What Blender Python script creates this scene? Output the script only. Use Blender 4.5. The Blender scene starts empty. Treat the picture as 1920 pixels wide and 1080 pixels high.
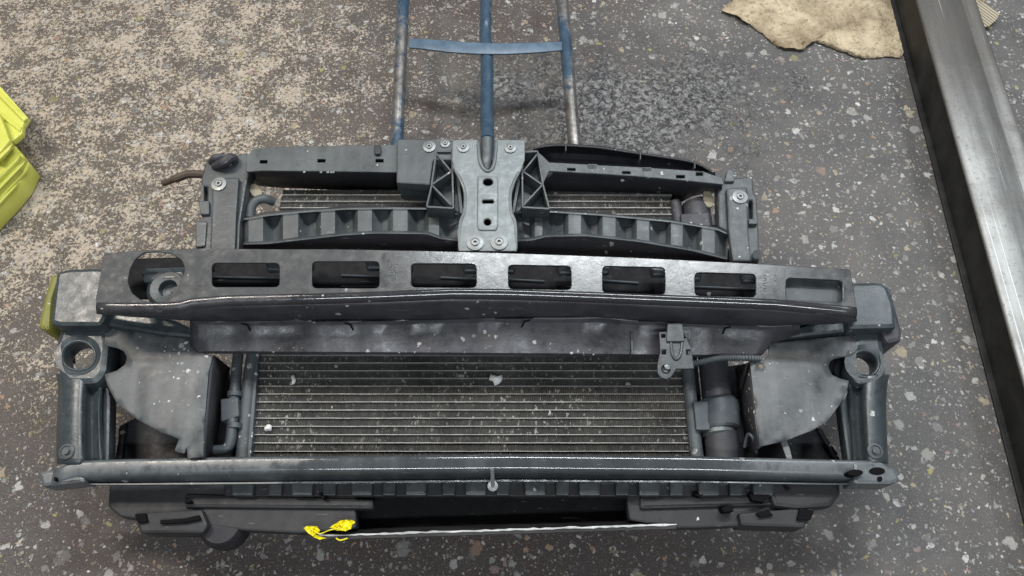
import bpy, math, random
from mathutils import Vector, Matrix, noise
R = math.radians
random.seed(7)
sc = bpy.context.scene
COL = sc.collection

# ------------------------------------------------------------------ camera, world, lamps, exposure
F = 1500.0            # focal length in pixels of the 1920 wide photograph
TILT = 30.0           # camera pitch away from straight down
H = 1.22              # height of the phone above the workshop floor
LEAN = 6.0            # how far the loaded truck leans up from the floor
D0 = 1.24             # distance to the condenser plane on the optical axis
cd = bpy.data.cameras.new('camera'); cam = bpy.data.objects.new('camera', cd); COL.objects.link(cam)
cam.location = (0, 0, H); cam.rotation_euler = (R(TILT), 0, 0)
cd.sensor_width = 36; cd.lens = 36 * F / 1920; cd.clip_start = 0.02; cd.clip_end = 60
sc.camera = cam
w_ = bpy.data.worlds.new('World'); sc.world = w_; w_.use_nodes = True
w_.node_tree.nodes['Background'].inputs[0].default_value = (0.90, 0.94, 1.0, 1)
w_.node_tree.nodes['Background'].inputs[1].default_value = 0.16
def lamp(name, loc, size, sy, power, col, rot=(0, 0, 0)):
    l = bpy.data.lights.new(name, 'AREA'); l.shape = 'RECTANGLE'; l.size = size; l.size_y = sy
    l.energy = power; l.color = col
    o = bpy.data.objects.new(name, l); COL.objects.link(o); o.location = loc; o.rotation_euler = rot
    return o
lamp('ceiling_or_added_strip_light', (0.45, 1.75, 3.1), 1.7, 0.26, 74, (0.93, 0.975, 1.0))
lamp('ceiling_or_added_strip_light', (-1.7, 1.3, 3.0), 1.2, 0.30, 62, (1.0, 0.91, 0.80))
lamp('ceiling_or_added_strip_light', (2.3, 2.2, 3.0), 0.4, 1.8, 46, (0.88, 0.95, 1.0))
lamp('ceiling_or_added_strip_light', (0.2, -1.5, 3.1), 2.5, 0.20, 60, (0.90, 0.96, 1.0))  # added, unseen strip behind the camera: gives beam fold and rail their highlight
vs = sc.view_settings; vs.view_transform = 'Standard'; vs.look = 'None'; vs.gamma = 1; vs.exposure = 0
vs.use_curve_mapping = False
sc.render.engine = 'CYCLES'

# ------------------------------------------------------------------ measuring frames
CR = Matrix.Rotation(R(TILT), 3, 'X'); CL = Vector((0, 0, H))
AR = Matrix.Rotation(R(LEAN), 3, 'X'); AO = CL + CR @ Vector((0, 0, -D0))
RC = Matrix.Rotation(R(TILT - LEAN), 3, 'X'); LC = RC @ Vector((0, 0, D0))
def P(px, py, w=0.0):
    """point of the front panel's own frame (u right, v up the panel, w out of it)"""
    r = RC @ Vector(((px - 960) / F, -(py - 540) / F, -1))
    return LC + r * ((w - LC.z) / r.z)
def G(px, py, z=0.0):
    """point above the floor at height z"""
    r = CR @ Vector(((px - 960) / F, -(py - 540) / F, -1))
    return CL + r * ((z - CL.z) / r.z)

# ------------------------------------------------------------------ mesh builder
class MB:
    def __init__(s): s.v = []; s.f = []; s.sm = []
    def add(s, vs, fs, smooth=True):
        n = len(s.v); s.v += [tuple(p) for p in vs]
        for f in fs: s.f.append([i + n for i in f]); s.sm.append(smooth)
        return s
    def flat(s, outline, holes, w1, w0, bevel=0.0012):
        """solid plate in the x/y plane between z=w0 and z=w1; points are 2D"""
        cu = bpy.data.curves.new('tmp', 'CURVE'); cu.dimensions = '2D'; cu.fill_mode = 'BOTH'
        th = (w1 - w0) / 2; bevel = min(bevel, th * 0.9)
        cu.extrude = th - bevel; cu.bevel_depth = bevel; cu.bevel_resolution = 1; cu.offset = -bevel
        def area(pts): return sum(pts[i][0] * pts[(i + 1) % len(pts)][1] - pts[(i + 1) % len(pts)][0] * pts[i][1] for i in range(len(pts)))
        for k, pts in enumerate([outline] + list(holes)):
            pts = list(pts)
            if (area(pts) > 0) != (k > 0): pts.reverse()
            sp = cu.splines.new('POLY'); sp.points.add(len(pts) - 1); sp.use_cyclic_u = True
            for i, p in enumerate(pts): sp.points[i].co = (p[0], p[1], 0, 1)
        o = bpy.data.objects.new('tmp', cu)
        me = o.to_mesh()
        s.add([(q.co.x, q.co.y, q.co.z + (w0 + w1) / 2) for q in me.vertices], [list(p.vertices) for p in me.polygons])
        o.to_mesh_clear(); bpy.data.objects.remove(o); bpy.data.curves.remove(cu)
        return s
    def plate(s, outline, w1, w0, holes=(), bevel=0.0012, rnd=0):
        if rnd: outline = rounded(outline, rnd)
        o = [P(x, y, w1) for x, y in outline]
        hs = [[P(x, y, w1) for x, y in h] for h in holes]
        return s.flat([(p.x, p.y) for p in o], [[(p.x, p.y) for p in h] for h in hs], w1, w0, bevel)
    def loft(s, rows, close=False, smooth=True, flip=False):
        n = len(rows[0]); vs = [p for r in rows for p in r]; fs = []
        for i in range(len(rows) - 1):
            for j in range(n if close else n - 1):
                k = (j + 1) % n
                q = [i * n + j, i * n + k, (i + 1) * n + k, (i + 1) * n + j]
                fs.append(q[::-1] if flip else q)
        return s.add(vs, fs, smooth)
    def sheet(s, outline, wf, holes=(), step=11):
        """thin skin over a pixel outline whose height follows wf(px, py)"""
        from mathutils.geometry import delaunay_2d_cdt
        vs = []; es = []
        def inside(x, y, poly):
            r = False
            for (x0, y0), (x1, y1) in zip(poly, poly[1:] + poly[:1]):
                if (y0 > y) != (y1 > y) and x < (x1 - x0) * (y - y0) / (y1 - y0) + x0: r = not r
            return r
        loops = [list(outline)] + [list(h) for h in holes]
        for lp in loops:
            n0 = len(vs); n = len(lp)
            vs += [Vector(p) for p in lp]; es += [(n0 + i, n0 + (i + 1) % n) for i in range(n)]
        nb_ = list(vs)
        xs_ = [p[0] for p in outline]; ys_ = [p[1] for p in outline]
        y = min(ys_) + step / 2; odd = 0
        while y < max(ys_):
            x = min(xs_) + step / 2 + odd * step / 2
            while x < max(xs_):
                if inside(x, y, loops[0]) and not any(inside(x, y, h) for h in loops[1:]) and min((Vector((x, y)) - q).length for q in nb_) > step * .5: vs.append(Vector((x, y)))
                x += step
            y += step; odd ^= 1
        r = delaunay_2d_cdt(vs, es, [], 0, .01)
        co = r[0]; fs = []
        for f in r[2]:
            c = sum((co[i] for i in f), Vector((0, 0))) / len(f)
            if inside(c.x, c.y, loops[0]) and not any(inside(c.x, c.y, h) for h in loops[1:]): fs.append(list(f))
        pts = [P(p.x, p.y, wf(p.x, p.y)) for p in co]
        out = []
        for f in fs:
            a, b, c = (pts[i] for i in f[:3])
            out.append(f if (b - a).cross(c - a).z > 0 else f[::-1])
        return s.add(pts, out)
    def tube(s, pts, r, n=12, rings=None, cap=True):
        pts = [Vector(p) for p in pts]; rows = []; up = None
        for i, p in enumerate(pts):
            t = (pts[min(i + 1, len(pts) - 1)] - pts[max(i - 1, 0)]).normalized()
            if up is None: up = t.orthogonal().normalized()
            up = (up - t * up.dot(t)).normalized(); b = t.cross(up)
            rr = r[i] if isinstance(r, (list, tuple)) else r
            rows.append([p + (up * math.cos(2 * math.pi * k / n) + b * math.sin(2 * math.pi * k / n)) * rr for k in range(n)])
        s.loft(rows, close=True)
        if cap:
            s.add(rows[0], [list(range(n))[::-1]], False); s.add(rows[-1], [list(range(n))], False)
        return s
    def lathe(s, c, prof, n=24, axis=Vector((0, 0, 1))):
        axis = Vector(axis).normalized(); a = axis.orthogonal().normalized(); b = axis.cross(a); c = Vector(c)
        rows = [[c + axis * h + (a * math.cos(2 * math.pi * k / n) + b * math.sin(2 * math.pi * k / n)) * r for k in range(n)] for r, h in prof]
        s.loft(rows, close=True)
        return s
    def box(s, lo, hi):
        x0, y0, z0 = lo; x1, y1, z1 = hi
        v = [(x0,y0,z0),(x1,y0,z0),(x1,y1,z0),(x0,y1,z0),(x0,y0,z1),(x1,y0,z1),(x1,y1,z1),(x0,y1,z1)]
        return s.add(v, [[3,2,1,0],[4,5,6,7],[0,1,5,4],[1,2,6,5],[2,3,7,6],[3,0,4,7]], False)
    def hull(s, bottom, top):
        """closed prism between two equal loops"""
        n = len(bottom); v = list(bottom) + list(top)
        f = [list(range(n))[::-1], list(range(n, 2 * n))] + [[i, (i + 1) % n, n + (i + 1) % n, n + i] for i in range(n)]
        return s.add(v, f, False)
    def build(s, name, mat, parent=None, base=None, solid=0, bevel=0, sharp=35, off=-1):
        me = bpy.data.meshes.new(name)
        b = Vector(base) if base is not None else (Vector(parent['_b']) if parent is not None and '_b' in parent else Vector())
        me.from_pydata([tuple(Vector(v) - b) for v in s.v], [], s.f); me.update()
        me.polygons.foreach_set('use_smooth', s.sm)
        me.set_sharp_from_angle(angle=R(sharp))
        me.materials.append(mat)
        o = bpy.data.objects.new(name, me); COL.objects.link(o)
        if parent is not None: o.parent = parent; PAR.append((o, b))
        if solid:
            m = o.modifiers.new('solid', 'SOLIDIFY'); m.thickness = solid; m.offset = off
        if bevel:
            m = o.modifiers.new('bevel', 'BEVEL'); m.width = bevel; m.segments = 2; m.limit_method = 'ANGLE'
        return o
PAR = []
def root(name, label, cat, base, rot=None, group=None):
    o = bpy.data.objects.new(name, None); COL.objects.link(o); o.empty_display_size = 0.05
    o['_b'] = tuple(base)
    if rot == 'panel':
        o.matrix_world = Matrix.Translation(AO + AR @ Vector(base)) @ AR.to_4x4()
    else: o.location = base
    o['label'] = label; o['category'] = cat
    if group: o['group'] = group
    return o
def islands(mb):
    p = list(range(len(mb.v)))
    def f(a):
        while p[a] != a: p[a] = p[p[a]]; a = p[a]
        return a
    for fc_ in mb.f:
        for q in fc_[1:]:
            a, b = f(fc_[0]), f(q)
            if a != b: p[a] = b
    g = {}
    for fc_, sm in zip(mb.f, mb.sm): g.setdefault(f(fc_[0]), []).append((fc_, sm))
    out = []
    for fs in g.values():
        m_ = MB(); ids = {}
        for fc_, sm in fs:
            for q in fc_:
                if q not in ids: ids[q] = len(m_.v); m_.v.append(mb.v[q])
            m_.f.append([ids[q] for q in fc_]); m_.sm.append(sm)
        out.append(m_)
    return out
def each(mb, name, mat, par, **k):
    """every loose piece becomes a sub-part of its own"""
    return [child(m_, name, mat, par, **k) for m_ in islands(mb)]
def child(mb, name, mat, par, **k):
    """sub-part: same frame as the part it sits on"""
    b = BASE[par.name] if par.name in BASE else Vector(par['_b'])
    o = mb.build(name, mat, None, base=b, **k); o.parent = par; BASE[o.name] = b
    return o
BASE = {}
def rounded(pts, r):
    """round the corners of a pixel outline by r pixels"""
    out = []; n = len(pts)
    for i in range(n):
        a = Vector(pts[i - 1]); b = Vector(pts[i]); c = Vector(pts[(i + 1) % n])
        la = (a - b).length; lc = (c - b).length; q = min(r, la * .45, lc * .45)
        p0 = b + (a - b) / la * q; p1 = b + (c - b) / lc * q
        for t in (0, .33, .67, 1): out.append(tuple((1 - t) ** 2 * p0 + 2 * t * (1 - t) * b + t * t * p1))
    return out
def rect(x0, y0, x1, y1, r=0, sk=0):
    p = [(x0, y0), (x1, y0 + sk), (x1, y1 + sk), (x0, y1)]
    return rounded(p, r) if r else p
def ell(cx, cy, rx, ry, n=20, a0=0): return [(cx + rx * math.cos(a0 + 2 * math.pi * i / n), cy + ry * math.sin(a0 + 2 * math.pi * i / n)) for i in range(n)]
def interp(pts, x):
    for (a, b), (c, d) in zip(pts, pts[1:]):
        if x <= c: return b + (d - b) * (x - a) / (c - a)
    return pts[-1][1]
def smooth_line(pts, n):
    """Catmull-Rom through 3D points"""
    pts = [Vector(p) for p in pts]; out = []
    for i in range(len(pts) - 1):
        p0 = pts[max(i - 1, 0)]; p1 = pts[i]; p2 = pts[i + 1]; p3 = pts[min(i + 2, len(pts) - 1)]
        for k in range(n):
            t = k / n
            out.append(0.5 * ((2 * p1) + (p2 - p0) * t + (2 * p0 - 5 * p1 + 4 * p2 - p3) * t * t + (3 * p1 - p0 - 3 * p2 + p3) * t ** 3))
    out.append(pts[-1]); return out

# ------------------------------------------------------------------ materials
class NT:
    def __init__(s, name):
        s.m = bpy.data.materials.new(name); s.m.use_nodes = True; s.n = s.m.node_tree.nodes; s.l = s.m.node_tree.links
        s.b = s.n['Principled BSDF']; s.tc = s.n.new('ShaderNodeTexCoord'); s.co = s.tc.outputs['Object']
    def set(s, node, k, v):
        if hasattr(v, 'is_output'): s.l.new(v, node.inputs[k])
        elif v is not None: node.inputs[k].default_value = v
    def noise(s, scale, detail=4, rough=.6, co=None, dist=0, col=False):
        n = s.n.new('ShaderNodeTexNoise'); s.set(n, 'Vector', co or s.co); s.set(n, 'Scale', scale); s.set(n, 'Detail', detail); s.set(n, 'Roughness', rough); s.set(n, 'Distortion', dist)
        return n.outputs['Color' if col else 'Fac']
    def vor(s, scale, co=None, rnd=1.0, feature='F1'):
        n = s.n.new('ShaderNodeTexVoronoi'); n.feature = feature; s.set(n, 'Vector', co or s.co); s.set(n, 'Scale', scale); s.set(n, 'Randomness', rnd)
        return n.outputs
    def ramp(s, fac, stops, interp='LINEAR'):
        n = s.n.new('ShaderNodeValToRGB'); s.l.new(fac, n.inputs[0]); e = n.color_ramp.elements; n.color_ramp.interpolation = interp
        while len(e) > 1: e.remove(e[-1])
        for i, (p, c) in enumerate(stops):
            q = e[0] if i == 0 else e.new(p)
            q.position = p; q.color = (c if isinstance(c, tuple) else (c, c, c)) + (1,)
        return n.outputs[0]
    def math(s, op, a, b=None, c=None, clamp=False):
        n = s.n.new('ShaderNodeMath'); n.operation = op; n.use_clamp = clamp
        for i, v in enumerate((a, b, c)):
            if v is not None: s.set(n, i, v)
        return n.outputs[0]
    def maprange(s, v, a, b, c, d):
        n = s.n.new('ShaderNodeMapRange'); s.set(n, 0, v); s.set(n, 1, a); s.set(n, 2, b); s.set(n, 3, c); s.set(n, 4, d); return n.outputs[0]
    def mix(s, f, a, b, mode='MIX'):
        n = s.n.new('ShaderNodeMix'); n.data_type = 'RGBA'; n.blend_type = mode
        s.set(n, 'Factor', f)
        for k, v in (('A', a), ('B', b)):
            i = [q for q in n.inputs if q.name == k and q.type == 'RGBA'][0]
            if hasattr(v, 'is_output'): s.l.new(v, i)
            else: i.default_value = tuple(v) + (1,)
        return [q for q in n.outputs if q.type == 'RGBA'][0]
    def mapping(s, sc_=(1, 1, 1), rot=(0, 0, 0), co=None):
        n = s.n.new('ShaderNodeMapping'); s.l.new(co or s.co, n.inputs[0]); n.inputs['Scale'].default_value = sc_; n.inputs['Rotation'].default_value = rot
        return n.outputs[0]
    def vadd(s, a, b):
        n = s.n.new('ShaderNodeVectorMath'); n.operation = 'ADD'; s.l.new(a, n.inputs[0]); s.set(n, 1, b); return n.outputs[0]
    def vmul(s, a, k):
        n = s.n.new('ShaderNodeVectorMath'); n.operation = 'SCALE'; s.l.new(a, n.inputs[0]); n.inputs['Scale'].default_value = k; return n.outputs[0]
    def sep(s, co=None):
        n = s.n.new('ShaderNodeSeparateXYZ'); s.l.new(co or s.co, n.inputs[0]); return n.outputs
    def bump(s, h, strength, dist=.002, nrm=None):
        n = s.n.new('ShaderNodeBump'); s.l.new(h, n.inputs['Height']); n.inputs['Strength'].default_value = strength; n.inputs['Distance'].default_value = dist
        if nrm: s.l.new(nrm, n.inputs['Normal'])
        return n.outputs[0]
    def out(s, color=None, rough=None, metal=None, normal=None, spec=None, coat=None):
        for k, v in (('Base Color', color), ('Roughness', rough), ('Metallic', metal), ('Normal', normal), ('Specular IOR Level', spec), ('Coat Weight', coat)):
            if v is None: continue
            if k == 'Base Color' and isinstance(v, tuple): v = v + (1,)
            s.set(s.b, k, v)
        return s.m
def dusty(name, base, dust, rough=.45, amount=.5, drops=.5, metal=0.0, spec=.5, dropscale=130, marks=(.6, .6, .58), relief=1.0, wet=None):
    """moulded plastic or painted steel under road dust, with dried splashes and some water beads"""
    t = NT(name)
    n1 = t.noise(9, 6, .65); n2 = t.noise(70, 5, .7)
    d = t.math('ADD', t.math('MULTIPLY', n1, .7), t.math('MULTIPLY', n2, .3))
    d = t.math('ADD', t.math('MULTIPLY', d, .75), t.math('MULTIPLY', t.noise(28, 6, .75), .25))
    d = t.maprange(d, .34, .66, 0, amount)
    wm = None
    if wet:
        wx = t.math('ABSOLUTE', t.math('SUBTRACT', t.sep()[0], wet[0])); wx = t.math('ADD', wx, t.math('MULTIPLY', t.math('SUBTRACT', t.noise(11, 4, .6), .5), .25))
        wm = t.maprange(wx, wet[1], wet[1] + .05, 1, 0)
        d = t.math('MULTIPLY', d, t.maprange(wm, 0, 1, 1, .35))
    streak = t.maprange(t.noise(30, 4, .6, t.mapping((1, .12, 1))), .45, .7, 0, amount * .35)
    c = t.mix(t.math('ADD', d, streak, clamp=True), base, dust)
    scr = t.ramp(t.noise(160, 3, .7, t.mapping((.15, 1, 1), (0, 0, .5))), [(.66, 0.0), (.70, 1.0)])
    c = t.mix(t.math('MULTIPLY', scr, .16), c, (.45, .46, .46))
    wob = t.vadd(t.co, t.vmul(t.noise(220, 2, .5, col=True), .006))
    v = t.vor(dropscale, wob); sp = t.sep(v['Color'])
    thr = t.maprange(sp[0], 1 - drops * .3, 1, 0, .42)
    patch = t.maprange(t.noise(7, 3, .6), .44, .62, .12, 1.3)
    thr = t.math('MULTIPLY', thr, patch)
    m = t.math('LESS_THAN', v['Distance'], thr)
    vb = t.vor(dropscale * .42, t.vadd(wob, (.37, .11, .05))); sb_ = t.sep(vb['Color'])
    mb_ = t.math('LESS_THAN', vb['Distance'], t.math('MULTIPLY', t.maprange(sb_[0], 1 - drops * .28, 1, 0, .26), patch))
    m = t.math('MAXIMUM', m, mb_)
    c = t.mix(t.math('MULTIPLY', m, t.maprange(sp[1], 0, 1, .3, 1.0)), c, marks)
    r = t.math('ADD', t.maprange(n2, .3, .7, rough - .1, rough + .12), t.math('MULTIPLY', d, .25))
    if wet: r = t.math('MULTIPLY', r, t.maprange(wm, 0, 1, 1.5, .62))
    hgt = t.math('MULTIPLY', m, .6)
    nb = t.bump(hgt, .5, .0012, t.bump(t.math('ADD', n2, t.noise(14, 3, .5)), .12 * relief, .004))
    return t.out(c, r, metal, nb, spec)
M = {}
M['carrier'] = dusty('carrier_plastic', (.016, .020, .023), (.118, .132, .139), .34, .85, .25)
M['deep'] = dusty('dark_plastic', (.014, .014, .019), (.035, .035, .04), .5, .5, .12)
M['beam'] = dusty('black_painted_steel', (.024, .024, .028), (.075, .075, .08), .12, .5, .35, spec=1.0, relief=.3, wet=(.08, .38))
M['beamface'] = dusty('satin_painted_steel', (.020, .021, .023), (.075, .080, .084), .33, .75, .2, spec=.65, relief=.4, wet=(.16, .32))
M['beamlow'] = dusty('splashed_painted_steel', (.022, .022, .028), (.082, .081, .094), .28, .8, .8, spec=.8)
M['beamin'] = dusty('inner_painted_steel', (.02, .02, .024), (.06, .06, .07), .35, .4, .1)
M['fender'] = dusty('support_plastic', (.014, .021, .025), (.070, .088, .097), .28, .75, .15, spec=.8)
M['flap'] = dusty('flap_plastic', (.035, .040, .044), (.19, .197, .20), .38, .9, 1.2, dropscale=150, marks=(.62, .64, .64))
M['side'] = dusty('flap_side_plastic', (.035, .035, .042), (.09, .09, .10), .5, .5, .6)
M['rail'] = dusty('rail_painted_steel', (.040, .045, .050), (.145, .165, .175), .15, .7, .2, spec=1.0, relief=.3, wet=(.03, .27))
M['tray'] = dusty('undertray_plastic', (.014, .014, .016), (.042, .042, .045), .48, .8, .12)
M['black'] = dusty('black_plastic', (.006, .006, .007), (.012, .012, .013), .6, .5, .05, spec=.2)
M['tank'] = dusty('tank_aluminium', (.04, .048, .055), (.13, .148, .16), .42, .7, .7)
M['zinc'] = dusty('zinc_steel', (.10, .115, .118), (.215, .235, .24), .34, .75, .25, metal=.3, dropscale=70, marks=(.75, .76, .75))
M['bolt'] = dusty('bolt_steel', (.20, .215, .22), (.34, .35, .35), .38, .6, .1, metal=.5)
M['limespill'] = dusty('cap_plastic_lime_spill', (.17, .165, .030), (.26, .25, .06), .45, .6, .1)  # yellow-green light from the lime crate painted into the cap colour
M['rust'] = dusty('rusty_brown_steel', (.055, .038, .026), (.11, .08, .055), .6, .7, .2)
M['tan'] = dusty('tan_debris', (.25, .22, .16), (.40, .36, .28), .8, .7, .2)
def m_simple(name, col, rough=.5, metal=0, bump=.1, var=.2):
    t = NT(name); n = t.noise(40, 5, .6)
    c = t.mix(t.maprange(n, .3, .7, 0, 1), tuple(x * (1 - var) for x in col), tuple(min(1, x * (1 + var)) for x in col))
    return t.out(c, rough, metal, t.bump(n, bump, .003))
M['slot'] = m_simple('shade_black', (.005, .005, .006), .7)  # flat black painting in the shade inside slots and openings
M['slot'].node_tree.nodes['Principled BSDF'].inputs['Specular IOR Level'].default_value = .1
M['white'] = m_simple('white_paper', (.9, .9, .88), .8, 0, .05, .04)
M['edge'] = m_simple('worn_bright_edge', (.55, .55, .54), .4, .3, .4, .4)
M['yellow'] = m_simple('yellow_film', (.86, .74, .01), .4, 0, .3, .12)
M['rubber'] = m_simple('rubber', (.02, .02, .02), .7)
# fins: dull aluminium packed with grit
t = NT('condenser_fins')
v = t.vor(240, t.vadd(t.mapping((1, .6, 1)), t.vmul(t.noise(200, 2, .5, col=True), .006))); sp = t.sep(v['Color'])
m = t.math('LESS_THAN', v['Distance'], t.maprange(sp[0], .45, 1, 0, .55))
m = t.math('MULTIPLY', m, t.maprange(t.noise(9, 4, .6), .40, .60, .15, 1))
n = t.noise(16, 6, .75)
c = t.mix(t.maprange(n, .35, .65, 0, 1), (.045, .044, .042), (.10, .098, .092))
c = t.mix(t.math('MULTIPLY', m, t.maprange(sp[1], 0, 1, .2, .9)), c, (.46, .45, .42))
v2 = t.vor(60); s2 = t.sep(v2['Color'])
m2 = t.math('LESS_THAN', v2['Distance'], t.maprange(s2[0], .93, 1, 0, .26))
c = t.mix(m2, c, (.42, .41, .38))
M['fin'] = t.out(c, .6, .25, t.bump(t.noise(300, 3, .6), .4, .002))
t = NT('condenser_tube'); n = t.noise(60, 5, .7)
M['cooltube'] = t.out(t.mix(t.maprange(n, .3, .7, 0, 1), (.21, .205, .19), (.47, .46, .44)), .5, .2)
# worn blue paint on steel pipe
def worn_blue(name, lo):
    t = NT(name)
    n = t.noise(7, 5, .65, t.mapping((1, .45, 1))); n2 = t.noise(60, 5, .7)
    blue = t.mix(t.maprange(n2, .3, .7, 0, 1), (.025, .050, .085), (.055, .095, .14))
    bare = t.mix(t.maprange(n2, .3, .7, 0, 1), (.13, .12, .11), (.40, .385, .37))
    msk = t.ramp(t.math('ADD', t.math('MULTIPLY', n, .8), t.math('MULTIPLY', n2, .2)), [(lo, 0.0), (lo + .05, 1.0)])
    return t.out(t.mix(msk, blue, bare), t.maprange(msk, 0, 1, .30, .36), t.math('MULTIPLY', msk, .8), t.bump(n2, .15, .002))
M['blue'] = worn_blue('worn_blue_paint', .51)
M['blueleft'] = worn_blue('blue_paint_worn_low', .545)
M['blueright'] = worn_blue('mostly_bare_blue_pipe', .45)
t = NT('blue_bar'); n = t.noise(50, 5, .65)
M['bluebar'] = t.out(t.mix(t.maprange(n, .3, .7, 0, 1), (.065, .105, .15), (.115, .17, .235)), .42, 0, t.bump(n, .15, .002))
# long steel beam: streaked, ground bright in places
t = NT('bright_worn_steel')
st = t.noise(16, 6, .65, t.mapping((1, .08, 1))); bl = t.noise(5, 5, .65); fi = t.noise(120, 4, .7)
c = t.mix(t.maprange(st, .32, .68, 0, 1), (.10, .10, .098), (.40, .40, .385))
c = t.mix(t.maprange(bl, .48, .66, 0, .6), c, (.15, .14, .125))
c = t.mix(t.ramp(fi, [(.36, .5), (.42, 0.0)]), c, (.09, .085, .08))
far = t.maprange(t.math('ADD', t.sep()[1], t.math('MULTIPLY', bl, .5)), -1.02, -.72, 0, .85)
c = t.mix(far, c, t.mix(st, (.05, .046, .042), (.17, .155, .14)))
scr = t.ramp(t.noise(26, 5, .6, t.mapping((6, .05, 1))), [(.60, 0.0), (.64, .7)])
c = t.mix(scr, c, (.66, .67, .66))
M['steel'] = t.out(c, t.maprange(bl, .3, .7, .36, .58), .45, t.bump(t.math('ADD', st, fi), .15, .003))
t = NT('black_steel_side'); n = t.noise(14, 5, .7)
M['steelside'] = t.out(t.mix(t.maprange(n, .4, .7, 0, 1), (.008, .008, .008), (.035, .035, .034)), .6, 0, t.bump(n, .3, .004))
# cardboard
t = NT('torn_cardboard')
n = t.noise(10, 6, .7); n2 = t.noise(90, 4, .7)
c = t.mix(t.maprange(n, .35, .65, 0, 1), (.22, .165, .10), (.66, .55, .38))
c = t.mix(t.ramp(n2, [(.36, .7), (.45, 0.0)]), c, (.20, .15, .09))
fl = t.ramp(t.noise(22, 5, .7, t.mapping((1, .5, 1), (0, 0, .6))), [(.58, 0.0), (.66, .55)])
c = t.mix(fl, c, (.22, .17, .11))
cr = t.maprange(t.math('ABSOLUTE', t.math('SUBTRACT', t.noise(6, 6, .75, dist=.8), .5)), 0, .012, .6, 0)
c = t.mix(cr, c, (.17, .13, .08))
M['card'] = t.out(c, .9, 0, t.bump(t.math('ADD', n2, t.math('MULTIPLY', t.noise(28, 5, .7), 2)), .8, .006))
t = NT('card_flute'); wv = t.n.new('ShaderNodeTexWave'); t.l.new(t.mapping((1, 1, 1), (0, 0, -.6)), wv.inputs[0]); wv.inputs['Scale'].default_value = 42; wv.inputs['Distortion'].default_value = 1.5
M['flute'] = t.out(t.mix(wv.outputs['Fac'], (.26, .21, .14), (.62, .55, .42)), .9, 0, t.bump(wv.outputs['Fac'], 1, .003))
# lime plastic
t = NT('lime_plastic'); n = t.noise(18, 4, .6)
c = t.mix(t.maprange(n, .3, .7, 0, 1), (.56, .57, .09), (.68, .68, .16))
t.b.inputs['Subsurface Weight'].default_value = .2; t.b.inputs['Subsurface Radius'].default_value = (.02, .02, .005)
t.b.inputs['Subsurface Scale'].default_value = .3
M['lime'] = t.out(c, .38, 0, t.bump(t.noise(9, 2, .5), .1, .004))

# ---- floor: terrazzo-like chippings in a dirty screed, worn pale on the left
t = NT('chipped_screed_floor')
xyz = t.sep(); X, Y = xyz[0], xyz[1]
big = t.noise(2.1, 4, .6); mid = t.noise(9, 5, .65)
lx = t.ramp(t.maprange(X, -1.3, .9, 0, 1), [(0, 1.0), (.36, .84), (.50, .60), (.62, .42), (.72, .16), (.82, .03), (1, 0.0)])
leftness = t.math('ADD', lx, t.math('MULTIPLY', t.math('SUBTRACT', big, .5), .7))
leftness = t.math('ADD', leftness, t.maprange(Y, .10, .75, -.75, .06), clamp=True)
warp = t.vadd(t.co, t.vmul(t.noise(45, 3, .65, col=True), .022))
b1 = t.mix(t.maprange(mid, .35, .65, 0, 1), (.100, .095, .093), (.160, .151, .145))           # grey right
b2 = t.mix(t.maprange(mid, .35, .65, 0, 1), (.115, .090, .068), (.165, .138, .108))           # tan left
base = t.mix(t.maprange(leftness, .2, .9, 0, 1), b1, b2)
plum = t.maprange(t.noise(3.3, 3, .6, t.mapping((1, 1.4, 1))), .40, .60, .15, .8)
plum = t.math('ADD', plum, t.maprange(Y, .50, .20, 0, .75), clamp=True)
plum = t.math('MULTIPLY', plum, t.maprange(X, .15, .55, 1, .12))
plum = t.math('MULTIPLY', plum, t.maprange(X, -1.0, -.35, .35, 1))
base = t.mix(plum, base, (.080, .056, .050))
stain = t.maprange(t.noise(4.2, 7, .72), .47, .64, 0, .75)
base = t.mix(stain, base, (.075, .072, .072))
grn = t.noise(420, 3, .8)
base = t.mix(t.maprange(grn, .3, .7, 0, .45), base, (.06, .057, .055))
base = t.mix(t.ramp(grn, [(.58, 0.0), (.63, .55)]), base, (.36, .35, .33))
crk = t.maprange(t.math('ABSOLUTE', t.math('SUBTRACT', t.noise(2.4, 8, .78, dist=1.5), .5)), 0, .004, .55, 0)
base = t.mix(crk, base, (.045, .042, .04))
# pale worn film, broken into crumbs
fn = t.math('ADD', t.math('MULTIPLY', t.noise(165, 5, .74, dist=.7), .60), t.math('MULTIPLY', t.noise(15, 6, .72), .40))
thr = t.maprange(leftness, 0, 1, .655, .479)
film = t.maprange(t.math('SUBTRACT', fn, thr), -.012, .020, 0, 1)
film = t.math('MULTIPLY', film, t.maprange(leftness, .08, .25, 0, 1))
fcol = t.mix(t.noise(60, 3, .6), (.33, .27, .21), (.64, .55, .445))
fcol = t.mix(t.maprange(X, -.5, .1, 0, 1), fcol, t.mix(t.noise(60, 3, .6), (.36, .32, .30), (.54, .50, .47)))
col = t.mix(t.math('MULTIPLY', film, .85), base, fcol)
hgt = t.math('MULTIPLY', film, .5)
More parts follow.
